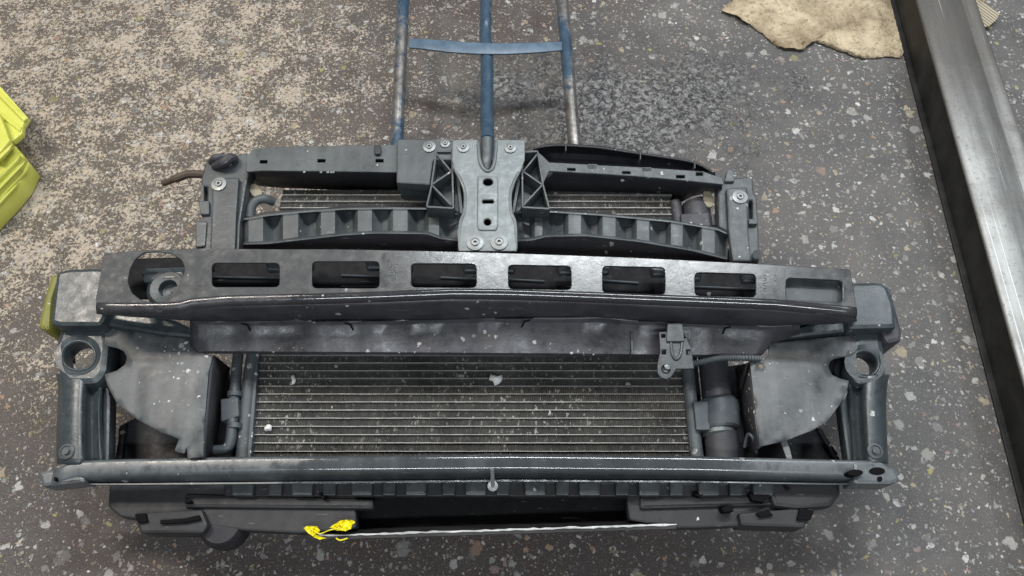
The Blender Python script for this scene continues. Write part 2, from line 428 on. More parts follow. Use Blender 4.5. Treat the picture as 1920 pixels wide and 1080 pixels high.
# stone chips of several sizes
for scale, keep, size, seed in ((20, .74, .30, 0), (34, .42, .38, 11), (62, .22, .42, 3), (105, .25, .42, 5), (170, .15, .45, 7)):
    v = t.vor(scale, t.vadd(warp, (seed * 1.37, seed * .71, 0))); s3 = t.sep(v['Color'])
    th = t.maprange(s3[0], keep, 1, .0, size)
    th = t.math('ADD', th, t.maprange(t.noise(scale * 5, 2, .5), .3, .7, -.07, .03))
    m = t.maprange(t.math('SUBTRACT', th, v['Distance']), -.005, .045, 0, 1)
    chip = t.ramp(s3[1], [(0, (.30, .29, .28)), (.2, (.44, .43, .41)), (.42, (.52, .50, .45)), (.58, (.52, .43, .28)), (.67, (.44, .28, .18)), (.73, (.36, .25, .23)), (.79, (.66, .65, .62)), (.93, (.42, .39, .13)), (.96, (.78, .77, .74))], 'CONSTANT')
    chip = t.mix(t.maprange(t.noise(300, 3, .6), .35, .75, 0, .5), chip, (.18, .17, .16))
    op = t.maprange(s3[2], 0, 1, .35, 1)
    mm = t.math('MULTIPLY', m, op)
    col = t.mix(mm, col, chip); hgt = t.math('ADD', hgt, t.math('MULTIPLY', mm, .25))
# wet gritty patch behind the panel
dx = t.math('DIVIDE', t.math('SUBTRACT', X, .235), .33); dy = t.math('DIVIDE', t.math('SUBTRACT', Y, 1.13), .17)
rr = t.math('SQRT', t.math('ADD', t.math('MULTIPLY', dx, dx), t.math('MULTIPLY', dy, dy)))
rr = t.math('ADD', rr, t.math('MULTIPLY', t.math('SUBTRACT', t.noise(7, 6, .75), .5), 3.4))
grit = t.maprange(rr, .45, .95, 1, 0)
gn = t.noise(95, 5, .8, dist=.8)
wetm = t.maprange(rr, .8, 1.4, .35, 0)
col = t.mix(wetm, col, (.075, .073, .078))
col = t.mix(t.math('MULTIPLY', grit, .7), col, t.ramp(gn, [(.38, (.04, .04, .045)), (.49, (.16, .16, .165)), (.57, (.55, .55, .53))]))
hgt = t.math('ADD', hgt, t.math('MULTIPLY', t.math('MULTIPLY', grit, gn), 4.5))
hgt = t.math('ADD', hgt, t.math('MULTIPLY', grn, .35))
rg = t.math('SUBTRACT', t.maprange(mid, .3, .7, .42, .68), t.math('MULTIPLY', grit, .22))
M['floor'] = t.out(col, rg, 0, t.bump(hgt, .8, .004))

# ------------------------------------------------------------------ floor
mb = MB(); n = 60
mb.loft([[(-7 + 14 * i / n, -5 + 14 * j / n, .0022 * noise.noise((i * .9, j * .9, 0))) for i in range(n + 1)] for j in range(n + 1)])
fl = mb.build('floor', M['floor']); fl['kind'] = 'structure'

# ================================================================== the car's front end
BASEPT = P(945, 985, -.09)
car = root('car_front_end', 'black car front end with bumper beam and condenser lying on a blue hand truck', 'car part', BASEPT, 'panel')

def strip(xs, *lines):
    """rows of panel points: each line = (polyline y(x), w)"""
    return [[P(x, interp(l, x) if isinstance(l, list) else l, w(x) if callable(w) else w) for x in xs] for l, w in lines]
def xr(a, b, n): return [a + (b - a) * i / n for i in range(n + 1)]

# ---- condenser
v_lo = P(960, 846, 0).y; v_step = (P(960, 680, 0).y - v_lo) / 11; v_hi = P(960, 361, 0).y
uL = P(474, 770, 0).x; uR = P(1298, 770, 0).x; v_bot = P(960, 872, 0).y
fin = MB(); tub = MB()
rows_v = []; vv = v_lo
while vv < v_hi: rows_v.append(vv); vv += v_step
rows_v = [v_lo - v_step] + rows_v
fin.box((uL, v_bot, -.022), (uR, v_hi, -.016))
for a in rows_v:
    a0, a1 = a + .0005, a + v_step - .0005; u = uL; top = True; pts = []
    while u < uR:
        pts.append((u, -.003 if top else -.0045)); u += random.uniform(.0014, .0018); top = not top
    lean = .0003 * random.uniform(-1, 1)
    k = [0]
    for i in range(len(pts)): k.append(k[-1])
    r0 = [Vector((p[0], a0, p[1])) for p in pts]; r1 = [Vector((p[0] + lean + random.uniform(-.0002, .0002), a1, p[1] + random.uniform(-.0006, .0002))) for p in pts]
    fin.loft([r0, r1], smooth=False)
    wob = [Vector((uL + (uR - uL) * i / 40, a + random.uniform(-.00015, .00015), 0)) for i in range(41)]
    tub.loft([[q + Vector((0, .0005, -.016)) for q in wob], [q + Vector((0, .0005, 0)) for q in wob], [q + Vector((0, -.0005, 0)) for q in wob], [q + Vector((0, -.0005, -.016)) for q in wob]], flip=True, smooth=False)
fo = fin.build('condenser_core', M['fin'], car); BASE[fo.name] = Vector(BASEPT)
child(tub, 'cooling_tube', M['cooltube'], fo)
# radiator and fan housing behind the condenser
mb = MB(); a = P(455, 800, 0); b = P(1330, 800, 0)
mb.box((a.x, v_bot + .005, -.075), (b.x, v_hi + .012, -.03)); mb.box((a.x + .05, v_bot + .02, -.11), (b.x - .05, v_hi - .02, -.0755))
mb.build('radiator', M['deep'], car, bevel=.003)
# left header tank with pipe
mb = MB()
mb.tube(smooth_line([P(480, 640, .002), P(470, 700, .002), P(462, 780, .002), P(455, 866, .002)], 5), .0105)
mb.plate([(478, 650), (486, 650), (470, 866), (462, 866)], .008, -.015)
mb.plate(rounded([(413, 748), (446, 744), (448, 780), (414, 790)], 3), .02, 0, bevel=.002)
hd = mb.build('header_tank', M['tank'], car); BASE[hd.name] = Vector(BASEPT)
mb = MB(); mb.tube(smooth_line([P(448, 650, .008), P(441, 720, .01), P(436, 790, .012), P(428, 838, .012), P(398, 846, .008), P(380, 852, 0)], 6), .0078)
for y in (735, 795): mb.tube([P(441, y, .011), P(440, y + 9, .011)], .011)
child(mb, 'coolant_pipe', M['tank'], hd)
# right header tank and drier bottle
mb = MB(); mb.tube(smooth_line([P(1284, 640, .002), P(1292, 720, .002), P(1300, 800, .002), P(1308, 866, .002)], 5), .0095)
mb.plate([(1276, 650), (1283, 650), (1304, 866), (1297, 866)], .007, -.015)
mb.build('header_tank', M['tank'], car)
mb = MB(); ax = (P(1352, 800, .0) - P(1335, 650, .0)).normalized()
mb.tube([P(1333, 640, -.005), P(1345, 752, -.005)], .0215, n=24)
mb.tube([P(1351, 812, -.005), P(1356, 870, -.005)], .024, n=24)
dr = mb.build('drier_bottle', M['side'], car); BASE[dr.name] = Vector(BASEPT)
mb = MB(); rw = []
for q, y in enumerate((750, 756, 800, 806)):
    rr_ = .0295 if q in (1, 2) else .026
    rw.append((P(1346 + q * 1.2, y, -.003), rr_))
mb.tube([p for p, _ in rw], [r for _, r in rw], n=24)
mb.plate(rounded([(1300, 752), (1330, 752), (1332, 806), (1306, 806)], 3), .018, 0)
child(mb, 'clamp', M['tank'], dr)
mb = MB(); mb.tube([P(1346, 806, -.002), P(1347, 814, -.002), P(1348, 818, -.002)], [.023, .0235, .019], n=24)
mb.tube([P(1347, 818, .006), P(1348, 824, .006)], .007, n=6)
child(mb, 'cap', M['zinc'], dr)

# ---- deep side panels and added dark plates behind the flaps
mb = MB(); mb.plate(rounded([(222, 800), (262, 778), (390, 700), (425, 690), (440, 880), (222, 880)], 5), -.03, -.045)
mb.plate([(225, 800), (235, 795), (225, 880), (212, 880)], -.02, -.05)
mb.plate(rounded([(180, 625), (300, 630), (330, 770), (215, 748), (190, 700)], 6), .018, .01)  # dark plate added so the flap's cut-out shows dark, not floor
for q_ in islands(mb): q_.build('inner_panel_or_added_plate', M['deep'], car)
mb = MB(); mb.plate(rounded([(1340, 690), (1410, 680), (1480, 800), (1532, 800), (1572, 850), (1572, 880), (1320, 880)], 5), -.03, -.045)
mb.plate([(1533, 804), (1540, 802), (1580, 868), (1570, 870)], -.02, -.05)
mb.plate(rounded([(1470, 650), (1600, 640), (1606, 705), (1590, 725), (1560, 770), (1470, 790)], 6), .018, .01)  # dark plate added likewise behind the right flap's cut-out
for q_ in islands(mb): q_.build('inner_panel_or_added_plate', M['deep'], car)

# ---- bumper beam
FOLD = [(175, 577), (240, 578), (330, 577), (352, 570), (420, 564), (500, 562), (600, 560), (700, 557), (850, 551), (950, 552), (1100, 557), (1200, 561), (1450, 571), (1608, 586)]
WB = .15
out = [(196, 474), (271, 469), (352, 466), (430, 466), (520, 467), (610, 467), (700, 468), (800, 470), (880, 472), (950, 474), (1040, 477), (1120, 480), (1200, 483), (1300, 488), (1400, 493), (1500, 499), (1585, 504), (1594, 506), (1600, 535), (1608, 586)]
out[-1] = (1607, 581)
out += [(x, interp(FOLD, x) - 4.5) for x in (1530, 1450, 1370, 1290, 1200, 1150, 1100, 1050, 1000, 950, 900, 850, 800, 750, 700, 650, 600, 550, 500, 450, 400, 352, 300, 240)] + [(181, 572), (179, 560), (188, 515), (192, 482)]
big = [(270 + 0, 473), (300, 472), (322, 476), (340, 487), (346, 500), (345, 514), (337, 528), (333, 545), (322, 559), (308, 565), (285, 567), (262, 561), (246, 548), (239, 528), (243, 505), (253, 486)]
holes = [rounded(big, 4)]
HL = [(397, 493, 524, 538, 0), (585, 490, 711, 540, 0), (771, 494, 893, 538, 1), (953, 497, 1071, 541, 2), (1130, 499, 1247, 549, 3), (1303, 511, 1417, 554, 3), (1474, 521, 1580, 562, 5)]
for (x0, y0, x1, y1, sk) in HL: holes.append(rect(x0, y0, x1, y1, 9, sk))
mb = MB(); mb.plate(out, WB, WB - .0035, holes, bevel=.0010)
# thin rims pressed around the openings
beam = mb.build('bumper_beam', M['beamface'], car); BASE[beam.name] = Vector(BASEPT)
xs = xr(180, 1607, 64)
def off(d): return [(x, y + d) for x, y in FOLD]
S1 = [(175, 580), (240, 590), (352, 600), (500, 603), (700, 601), (900, 596), (1100, 596), (1200, 601), (1450, 612), (1560, 610), (1608, 600)]
def arc(p, r, a0, a1, n):
    """points of a rounded edge starting at p, turning from facing out (a0) towards facing down the panel"""
    return [p + Vector((0, -r * (math.sin(R(a0 + (a1 - a0) * k / n)) - math.sin(R(a0))), r * (math.cos(R(a0 + (a1 - a0) * k / n)) - math.cos(R(a0))))) for k in range(n + 1)]
def foldrows(xs, line, w, r, a0, a1, n):
    cols = [arc(P(x, interp(line, x), w), r, a0, a1, n) for x in xs]
    return [[c[k] for c in cols] for k in range(n + 1)]
fr = foldrows(xs, off(-6.5), WB + .0004, .010, 0, 78, 9)
child(MB().loft([[p + Vector((0, .003, -.0002)) for p in fr[0]]] + fr, flip=True), 'beam_fold', M['beam'], beam, solid=.002)
last = fr[-1]; low = [P(x, interp(S1, x), .088) for x in xs]
mb = MB(); mb.loft([last] + [[a.lerp(b, t_) + Vector((0, -.004 * math.sin(math.pi * t_) + .0015 * math.sin(a.x * 19) * t_, 0)) for a, b in zip(last, low)] for t_ in (.12, .3, .5, .7, .88, 1)], flip=True)
child(mb, 'beam_underside', M['beamlow'], beam, solid=.003)
xs2 = xr(356, 1500, 64)
S2 = [(356, 650), (366, 662), (700, 664), (1000, 666), (1300, 669), (1420, 669), (1440, 660), (1446, 644), (1500, 628)]
S1b = [(x, y - 1) for x, y in S1]
def dent(x): return .0022 * math.sin(x * .021) + .0016 * math.sin(x * .053 + 1) + .0012 * math.sin(x * .11)
def lw(a): return lambda x: a + dent(x)
mb = MB(); mb.loft(strip(xs2, (S1b, .0885), ([(x, y + 2) for x, y in S1], lw(.0872)), ([(x, y + 5) for x, y in S1], lw(.0855)), ([(x, y + 9) for x, y in S1], lw(.083)), ([(x, interp(S1, x) * .5 + interp(S2, x) * .5) for x in xs2], lw(.079)), ([(x, y - 4) for x, y in S2], .072), (S2, .068), ([(x, y + 1) for x, y in S2], .03), ([(x, y - 6) for x, y in S2], .004)), flip=True)
fc = child(mb, 'beam_face', M['beamlow'], beam, solid=.003)
mb = MB()
for x, k in ((462, 1), (655, 1), (985, -1), (1362, -1)):
    y = interp(S1, x) + 4
    mb.loft([[P(x - 9 * k, y - 1, .0905 + dent(x)), P(x + 3 * k, y + 2, .0900 + dent(x)), P(x + 8 * k, y + 14, .0835 + dent(x))], [P(x - 9 * k, y + 1.5, .0898 + dent(x)), P(x + 1 * k, y + 4.5, .0890 + dent(x)), P(x + 6 * k, y + 15, .0830 + dent(x))]])
each(mb, 'pressed_seam', M['slot'], beam, solid=.0006, off=0)
mb = MB(); mb.plate([(1183, 622), (1186, 622), (1187, 664), (1184, 664)], .088, .07, bevel=.0004)
child(mb, 'weld_bead', M['tank'], beam)
child(MB().plate(rounded([(1468, 512), (1560, 516), (1592, 530), (1592, 575), (1468, 568)], 6), .135, .128, bevel=.004), 'end_plate', M['carrier'], beam)
# inside of the beam: rear wall, stiffening ledge, end fittings
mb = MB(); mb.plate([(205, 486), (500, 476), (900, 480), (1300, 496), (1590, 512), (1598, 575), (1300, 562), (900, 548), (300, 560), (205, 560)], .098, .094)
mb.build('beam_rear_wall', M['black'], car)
mb = MB()
for i, (x0, y0, x1, y1, sk) in enumerate(HL):
    mb.plate(rounded([(x1 - 30, y0 + sk - 8), (x1 + 14, y0 + sk - 8), (x1 + 14, y0 + sk + 14), (x1 - 24, y0 + sk + 14)], 3), .132, .120, bevel=.004)
    mb.plate(rounded([(x0 - 14, y0 - 8), (x0 + (16 if i > 2 else 4), y0 - 8), (x0 + (12 if i > 2 else 2), y0 + 13), (x0 - 14, y0 + 13)], 3), .132, .120, bevel=.004)
mb.plate(rounded([(1500, 540), (1590, 545), (1590, 590), (1500, 585)], 12), .125, .11, bevel=.006)
each(mb, 'stiffener', M['carrier'], beam)
mb = MB()
for i, (x0, y0, x1, y1, sk) in enumerate(HL):
    mb.tube([P(x0 - 5 + 60 * (i in (1, 2)), y0 + 26, .101), P(x1 + 5 - 55 * (i in (3, 4)), y0 + 28 + sk, .101)], .0012, n=6)
    if i in (1, 6): mb.tube([P(x0 + 55, y1 - 3, .101), P(x1 + 5, y1 - 3, .101)], .0012, n=6)
each(mb, 'inner_edge', M['tank'], beam)
mb = MB(); mb.lathe(P(322, 548, .10), [(.030, 0), (.030, .012), (.024, .016), (.013, .014), (.012, .002), (.001, .0)], 28)
mb.plate(rounded([(262, 508), (345, 505), (350, 522), (268, 530)], 5), .115, .10, bevel=.004)
mb.tube([P(275, 509, .112), P(350, 506, .112)], .004, n=8)
child(mb, 'tow_socket', M['fender'], beam)
# stamped figures: shallow raised strokes, unreadable in the photograph
mb = MB()
for k in range(9):
    y = 494 + k * 5.2; a_ = random.uniform(-2, 2)
    for c_ in (731, 739): mb.plate([(c_ + a_, y), (c_ + a_ + random.uniform(2, 5), y + random.uniform(-1.5, 1.5)), (c_ + a_ + 4, y + 1.6), (c_ + a_, y + 1.4)], WB + .0005, WB - .0005, bevel=.0002)
for k in range(7):
    y = 515 + k * 5
    for c_ in (1432, 1452): mb.plate([(c_, y), (c_ + random.uniform(3, 6), y + random.uniform(-1, 1)), (c_ + 5, y + 1.6), (c_, y + 1.4)], WB + .0005, WB - .0005, bevel=.0002)
child(mb, 'stamped_mark', M['tank'], beam)

# ---- fender supports, left and right
def ringhole(cx, cy, rx, ry): return ell(cx, cy, rx, ry, 26)
def smooth_rows(rows, n):
    cols = [smooth_line([r[j] for r in rows], n) for j in range(len(rows[0]))]
    return [[c[i] for c in cols] for i in range(len(cols[0]))]
def support(block, cap, arm, column, hole, inner, ridges, bolt, capmat, wing):
    mb = MB()
    mb.plate(block, .085, .02, bevel=.007, rnd=9)
    mb.plate(arm, .070, .03, bevel=.005, rnd=6)
    so = mb.build('fender_support', M['fender'], car); BASE[so.name] = Vector(BASEPT)
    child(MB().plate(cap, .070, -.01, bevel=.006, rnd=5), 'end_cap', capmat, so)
    mb = MB(); mb.plate(column, .062, .022, [ringhole(*hole)], bevel=.010, rnd=12)
    co = child(mb, 'column_head', M['fender'], so)
    mb = MB(); c = hole; pts = ringhole(c[0], c[1], c[2] + 2, c[3] + 2)
    r0 = [P(x, y, .060) for x, y in pts]; r1 = [Vector((p.x, p.y, .032)) for p in r0]
    mb.loft([r0, r1], close=True)
    child(mb, 'collar', M['fender'], so, solid=.003, off=0)
    rows = []
    for y, xl, xr_, lift in ridges:
        row = []
        for f_, w in ((0, .008), (.0, .036), (.03, .047), (.09, .055), (.2, .060), (.33, .0615), (.46, .061), (.56, .0585), (.64, .050), (.70, .040), (.77, .037), (.84, .042), (.91, .048), (.97, .046), (1.0, .036), (1.0, .008)):
            ff = f_ if capmat == M['limespill'] else 1 - f_
            row.append(P(xl + (xr_ - xl) * ff, y, w + lift * (.5 - abs(f_ - .5))))
        rows.append(row)
    child(MB().loft(smooth_rows(rows, 4), flip=capmat == M['limespill']), 'column', M['fender'], so, solid=.002, sharp=75)
    mb = MB(); mb.plate(wing, .035, .012, bevel=.004, rnd=4)
    child(mb, 'side_wing', M['fender'], so)
    mb = MB(); p = P(bolt[0], bolt[1], .061)
    mb.lathe(p, [(.0105, 0), (.0105, .002), (.0075, .003), (.007, .0015), (.0045, .0015), (.0045, .005), (.0, .005)], 20)
    child(mb, 'bolt', M['carrier'], so)
    return so
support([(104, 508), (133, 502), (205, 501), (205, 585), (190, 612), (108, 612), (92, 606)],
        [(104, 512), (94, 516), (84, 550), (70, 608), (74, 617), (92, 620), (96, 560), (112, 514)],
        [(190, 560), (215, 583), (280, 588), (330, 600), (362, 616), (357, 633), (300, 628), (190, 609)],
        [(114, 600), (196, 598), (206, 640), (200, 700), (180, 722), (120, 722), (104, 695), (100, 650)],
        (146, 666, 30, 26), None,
        [(700, 104, 206, 0), (722, 109, 196, .002), (760, 108, 192, .003), (810, 106, 193, .002), (870, 106, 196, 0)], (126, 847), M['limespill'],
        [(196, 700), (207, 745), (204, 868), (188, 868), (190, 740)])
support([(1596, 528), (1650, 527), (1666, 536), (1680, 575), (1683, 616), (1590, 618), (1585, 560)],
        [(1664, 534), (1672, 545), (1694, 624), (1690, 640), (1664, 645), (1650, 620), (1660, 560)],
        [(1490, 600), (1608, 598), (1612, 620), (1500, 632), (1446, 640), (1450, 628), (1530, 604)],
        [(1604, 610), (1655, 612), (1660, 650), (1667, 690), (1655, 722), (1606, 722), (1590, 700), (1592, 655)],
        (1622, 681, 25, 23), None,
        [(702, 1584, 1668, 0), (724, 1588, 1664, .002), (760, 1590, 1662, .003), (810, 1594, 1663, .002), (870, 1598, 1666, 0)], (1640, 846), M['side'],
        [(1575, 758), (1592, 716), (1608, 730), (1612, 868), (1590, 868)])

# ---- side flaps
LF = [(191, 608), (245, 621), (318, 629), (357, 634), (359, 652), (370, 660), (399, 666), (391, 700), (384, 790), (381, 856), (352, 860), (350, 838), (345, 851), (327, 845), (336, 823), (297, 808), (258, 787), (219, 756), (201, 722), (196, 702), (219, 695), (235, 683), (238, 670), (232, 658), (219, 652), (196, 647)]
def curl(x, y, x_in, x_out, y0=640, y1=850):
    f = (x_in - x) / (x_in - x_out)
    g = abs((y - (y0 + y1) / 2) / (y1 - y0) * 2)
    pan = max(0, 1 - max(abs(f - .33) / .30, 0) ** 6) * max(0, 1 - (abs(y - 755) / 72) ** 6)
    return .069 - .012 * max(0, f - .45) ** 1.5 - .003 * g ** 3 + .0025 * min(1, pan * 2) + .0012 * math.sin(x * .05 + y * .03)
mb = MB(); mb.sheet(rounded(LF, 3), lambda x, y: curl(x, y, 391, 190))
fo = mb.build('air_flap', M['flap'], car, solid=.0028, sharp=60); BASE[fo.name] = Vector(BASEPT)
def slope(rows_px, ws): return [[P(x, y, w) for x, y in r] for r, w in zip(rows_px, ws)]
mb = MB(); mb.loft(slope([[(399, 666), (394, 700), (387, 780), (381, 858)], [(405, 668), (400, 702), (392, 782), (386, 858)], [(432, 690), (424, 720), (412, 790), (402, 862)]], [.0655, .060, .0]))
child(mb, 'flap_side', M['side'], fo, solid=.003)
RF = [(1443, 643), (1520, 636), (1601, 628), (1608, 636), (1607, 658), (1599, 666), (1565, 672), (1556, 678), (1553, 688), (1560, 703), (1575, 710), (1592, 714), (1588, 732), (1575, 758), (1549, 792), (1523, 807), (1474, 826), (1462, 829), (1424, 838), (1415, 760), (1406, 677), (1432, 674), (1441, 664)]
mb = MB(); mb.sheet(rounded(RF, 3), lambda x, y: curl(x, y, 1410, 1612), [ell(1427, 686, 5, 5, 12)])
hk = MB()
hk.plate([(1462, 822), (1474, 820), (1482, 845), (1486, 862), (1476, 862)], .056, .0535, bevel=.0004)
fo = mb.build('air_flap', M['flap'], car, solid=.0028, sharp=60); BASE[fo.name] = Vector(BASEPT)
mb = MB(); mb.loft(slope([[(1406, 677), (1415, 760), (1424, 838)], [(1401, 680), (1410, 762), (1419, 842)], [(1378, 690), (1388, 765), (1400, 850)]], [.0655, .060, .0]), flip=True)
child(mb, 'flap_side', M['side'], fo, solid=.003)
mb = MB(); mb.tube(smooth_line([P(1396, 838, .03), P(1402, 815, .045), P(1412, 822, .05), P(1418, 850, .03)], 6), .0022, n=8)
child(mb, 'wire_clip', M['tank'], fo)
child(hk, 'flap_hook', M['flap'], fo)

# ---- lower rail
xs = xr(104, 1664, 70)
T0 = [(74, 888), (104, 879), (140, 864), (220, 861), (470, 856), (960, 852), (1300, 855), (1560, 862), (1640, 863), (1664, 871), (1684, 888)]
B1 = [(74, 906), (200, 910), (470, 908), (960, 903), (1300, 905), (1560, 909), (1684, 908)]
def mixl(a): return [(x, interp(T0, x) * (1 - a) + interp(B1, x) * a) for x in xs]
mb = MB()
top = foldrows(xs, mixl(0), .056, .006, -65, 0, 3)
flat_ = [[p + Vector((0, -.0105, -.0006)) for p in top[-1]]]
rnd_ = [[q for q in c] for c in zip(*[arc(p, .0095, 4, 82, 9) for p in flat_[0]])]
front = [[a.lerp(P(x, interp(mixl(.90), x), .036), t_) for a, x in zip(rnd_[-1], xs)] for t_ in (.35, .7, 1)]
mb.loft(top + flat_ + rnd_[1:] + front + strip(xs, (mixl(.93), .043), (mixl(.985), .0435), (mixl(1.02), .034)), flip=True)
rl = mb.build('lower_rail', M['rail'], car, solid=.003); BASE[rl.name] = Vector(BASEPT)
mb = MB(); mb.plate(rounded([(70, 885), (110, 876), (150, 862), (160, 905), (78, 913)], 5), .056, .02, bevel=.005)
mb.plate(rounded([(1600, 866), (1645, 862), (1680, 880), (1690, 900), (1672, 909), (1600, 908)], 6), .062, .02, bevel=.005)
each(mb, 'rail_end', M['rail'], rl)
mb = MB()
for x, y, rx, ry in ((1604, 886, 15, 6), (1645, 883, 15, 7), (1650, 898, 5, 5), (103, 898, 2.5, 4)):
    mb.plate(ell(x, y, rx, ry, 18), .0705 if x < 1620 and x > 500 else .0635, .055, bevel=.0005)
each(mb, 'rail_opening_shade', M['slot'], rl)  # black discs laid on the rail as the dark of its holes
mb = MB(); mb.tube([P(923, 880, .062), P(924, 912, .046)], .0028, n=8); mb.lathe(P(924, 912, .044), [(0, .004), (.007, .003), (.007, 0)], 12)
child(mb, 'stud', M['bolt'], rl)

# ---- undertray below the rail
mb = MB()
mb.plate(rounded([(205, 900), (666, 895), (668, 990), (560, 1000), (460, 995), (380, 985), (300, 978), (225, 970), (202, 950)], 6), .005, -.02, bevel=.003)
mb.plate(rounded([(1170, 895), (1560, 895), (1500, 985), (1420, 985), (1310, 990), (1260, 990), (1180, 975)], 6), .005, -.02, bevel=.003)
mb.plate(rounded([(420, 890), (1450, 890), (1450, 931), (420, 931)], 2), .010, -.02, bevel=.002)
ut = mb.build('undertray', M['tray'], car); BASE[ut.name] = Vector(BASEPT)
mb = MB(); x = 432; k = 0
while x < 1430:
    w_k = 30 if k % 2 else 44
    mb.plate(rounded([(x, 880), (x + w_k, 880), (x + w_k - 3, 929), (x + 3, 929)], 2), .024 - .004 * (k % 2), .009, bevel=.0025)
    x += w_k + (14 if k % 3 else 24); k += 1
each(mb, 'tray_rib', M['carrier'], ut)
mb = MB(); mb.plate(rounded([(250, 962), (378, 955), (390, 985), (380, 1000), (262, 1000)], 5), .018, -.03, bevel=.004)
mb.plate(rounded([(345, 925), (700, 935), (700, 955), (345, 952)], 5), .012, -.01, bevel=.005)
mb.plate(rounded([(1385, 962), (1525, 950), (1528, 962), (1508, 990), (1390, 986)], 4), .018, -.03, bevel=.004)
mb.plate(rounded([(1200, 930), (1440, 925), (1450, 948), (1200, 955)], 5), .012, -.01, bevel=.005)
mb.plate(rounded([(1436, 905), (1576, 905), (1578, 925), (1560, 950), (1500, 955), (1452, 950)], 5), .022, -.01, bevel=.006)
each(mb, 'tray_step', M['tray'], ut)
mb = MB()
for pts in ([(252, 964), (272, 962), (276, 978), (258, 980)], [(300, 975), (345, 972), (372, 966), (376, 974), (345, 980), (300, 982)], [(1500, 952), (1526, 957), (1520, 975), (1495, 975)], [(1418, 962), (1440, 955), (1450, 966), (1425, 970)], [(345, 938), (356, 937), (357, 942), (346, 943)], [(1352, 952), (1372, 946), (1376, 958), (1358, 960)], [(1300, 926), (1328, 922), (1312, 932)], [(1405, 926), (1450, 920), (1432, 942), (1410, 938)], [(596, 926), (612, 932), (604, 935)], [(930, 0 + 10), (931, 10), (931, 11)]):
    if pts[0][1] > 100: mb.plate(pts, .0235 if pts[0][1] > 945 or True else .013, .004, bevel=.0006)
each(mb, 'tray_opening_shade', M['slot'], ut)  # black plates laid on the tray, painting the dark of its openings
mb = MB(); mb.plate([(655, 895), (1185, 895), (1240, 940), (1260, 985), (670, 1000)], -.05, -.06)
mb.build('centre_duct', M['black'], car)
mb = MB(); mb.lathe(P(428, 988, -.03), [(.0, .035), (.026, .034), (.031, .028), (.033, .02), (.033, 0)], 28)
mb.build('rubber_mount', M['deep'], car)
mb = MB(); mb.plate(rounded([(1395, 915), (1430, 905), (1452, 930), (1420, 948)], 5), .012, 0, bevel=.003); mb.tube([P(1470, 908, .02), P(1480, 920, .03)], .003, n=8)
mb.build('plug', M['deep'], car)

# ---- sensor bracket with corrugated conduit
SB = [(1236, 622), (1293, 620), (1297, 655), (1302, 691), (1268, 692), (1264, 700), (1258, 708), (1250, 711), (1239, 708), (1233, 700), (1233, 681), (1238, 659)]
sqs = [rect(1240, 626, 1248, 633), rect(1283, 625, 1292, 634), rect(1241, 656, 1249, 664), rect(1287, 656, 1294, 665)]
mb = MB(); mb.plate(SB, .112, .106, sqs + [ell(1249, 692, 8.5, 8.5, 16)], rnd=2)
mb.plate([(1240, 640), (1290, 640), (1292, 684), (1240, 684)], .104, .085)
mb.plate(rounded([(1252, 606), (1280, 606), (1284, 640), (1250, 640)], 3), .116, .108)
sb = mb.build('sensor_bracket', M['carrier'], car); BASE[sb.name] = Vector(BASEPT)
mb = MB(); mb.tube(smooth_line([P(1258, 640, .112), P(1261, 664, .113), P(1268, 673, .113), P(1276, 664, .113), P(1279, 640, .112)], 5), .0022, n=8)
child(mb, 'raised_loop', M['carrier'], sb)
mb = MB(); mb.lathe(P(1249, 692, .098), [(0, .014), (.0045, .013), (.0045, .006), (.007, .005), (.007, 0)], 14)
child(mb, 'bolt', M['bolt'], sb)
line = smooth_line([P(1296, 683, .08), P(1320, 678, .085), P(1350, 672, .085), P(1385, 671, .082), P(1425, 672, .070)], 16)
rad = [.0048 if i % 2 else .0034 for i in range(len(line))]
mb = MB(); mb.tube(line, rad, n=12)
mb.build('corrugated_conduit', M['tank'], car)

# ---- upper carrier: slam panel
LB = [(384, 305), (405, 290), (440, 292), (462, 285), (474, 300), (466, 330), (462, 345), (450, 420), (448, 476), (366, 476), (368, 415), (380, 412), (377, 335)]
mb = MB(); mb.plate(LB, .030, .0, [rect(380, 350, 388, 384, 2)], bevel=.003, rnd=5)
mb.plate([(398, 334), (448, 332), (443, 400), (440, 478), (392, 478), (396, 400)], .040, .03, bevel=.003, rnd=4)
mb.plate(rounded([(366, 414), (388, 414), (384, 462), (366, 464)], 4), .034, .02, bevel=.002)
mb.plate(rounded([(372, 376), (392, 376), (392, 402), (374, 402)], 3), .036, .025, bevel=.002)
mb.plate(rounded([(452, 336), (468, 334), (462, 380), (452, 405)], 3), .020, -.01, bevel=.002)
lb = mb.build('end_bracket', M['carrier'], car); BASE[lb.name] = Vector(BASEPT)
def washer(px, py, w, r, par, name='washer_bolt', mat='bolt'):
    p = P(px, py, w); k = r / 1180.0
    m_ = MB(); m_.lathe(p, [(k, 0), (k, .0022), (k * .55, .003), (k * .5, .0018), (k * .42, .0018), (k * .40, .0045), (k * .2, .0045), (k * .18, .001), (0, .001)], 26)
    return child(m_, name, M[mat], par)
washer(411, 346, .040, 14, lb)
mb = MB(); mb.tube(smooth_line([P(404, 312, .03), P(420, 305, .045), P(432, 296, .045), P(440, 300, .035)], 5), .008, n=10)
mb.tube(smooth_line([P(396, 304, .03), P(404, 296, .04), P(420, 294, .035)], 5), .006, n=10)
each(mb, 'moulded_lug', M['side'], lb)
RB = [(1352, 336), (1412, 330), (1414, 362), (1420, 370), (1423, 433), (1425, 490), (1372, 490), (1366, 434), (1348, 425), (1346, 345)]
mb = MB(); mb.plate(RB, .028, .0, [rect(1405, 376, 1411, 410, 2)], bevel=.003, rnd=5)
mb.plate([(1362, 352), (1402, 350), (1404, 430), (1410, 490), (1374, 490), (1366, 430)], .038, .028, bevel=.003, rnd=4)
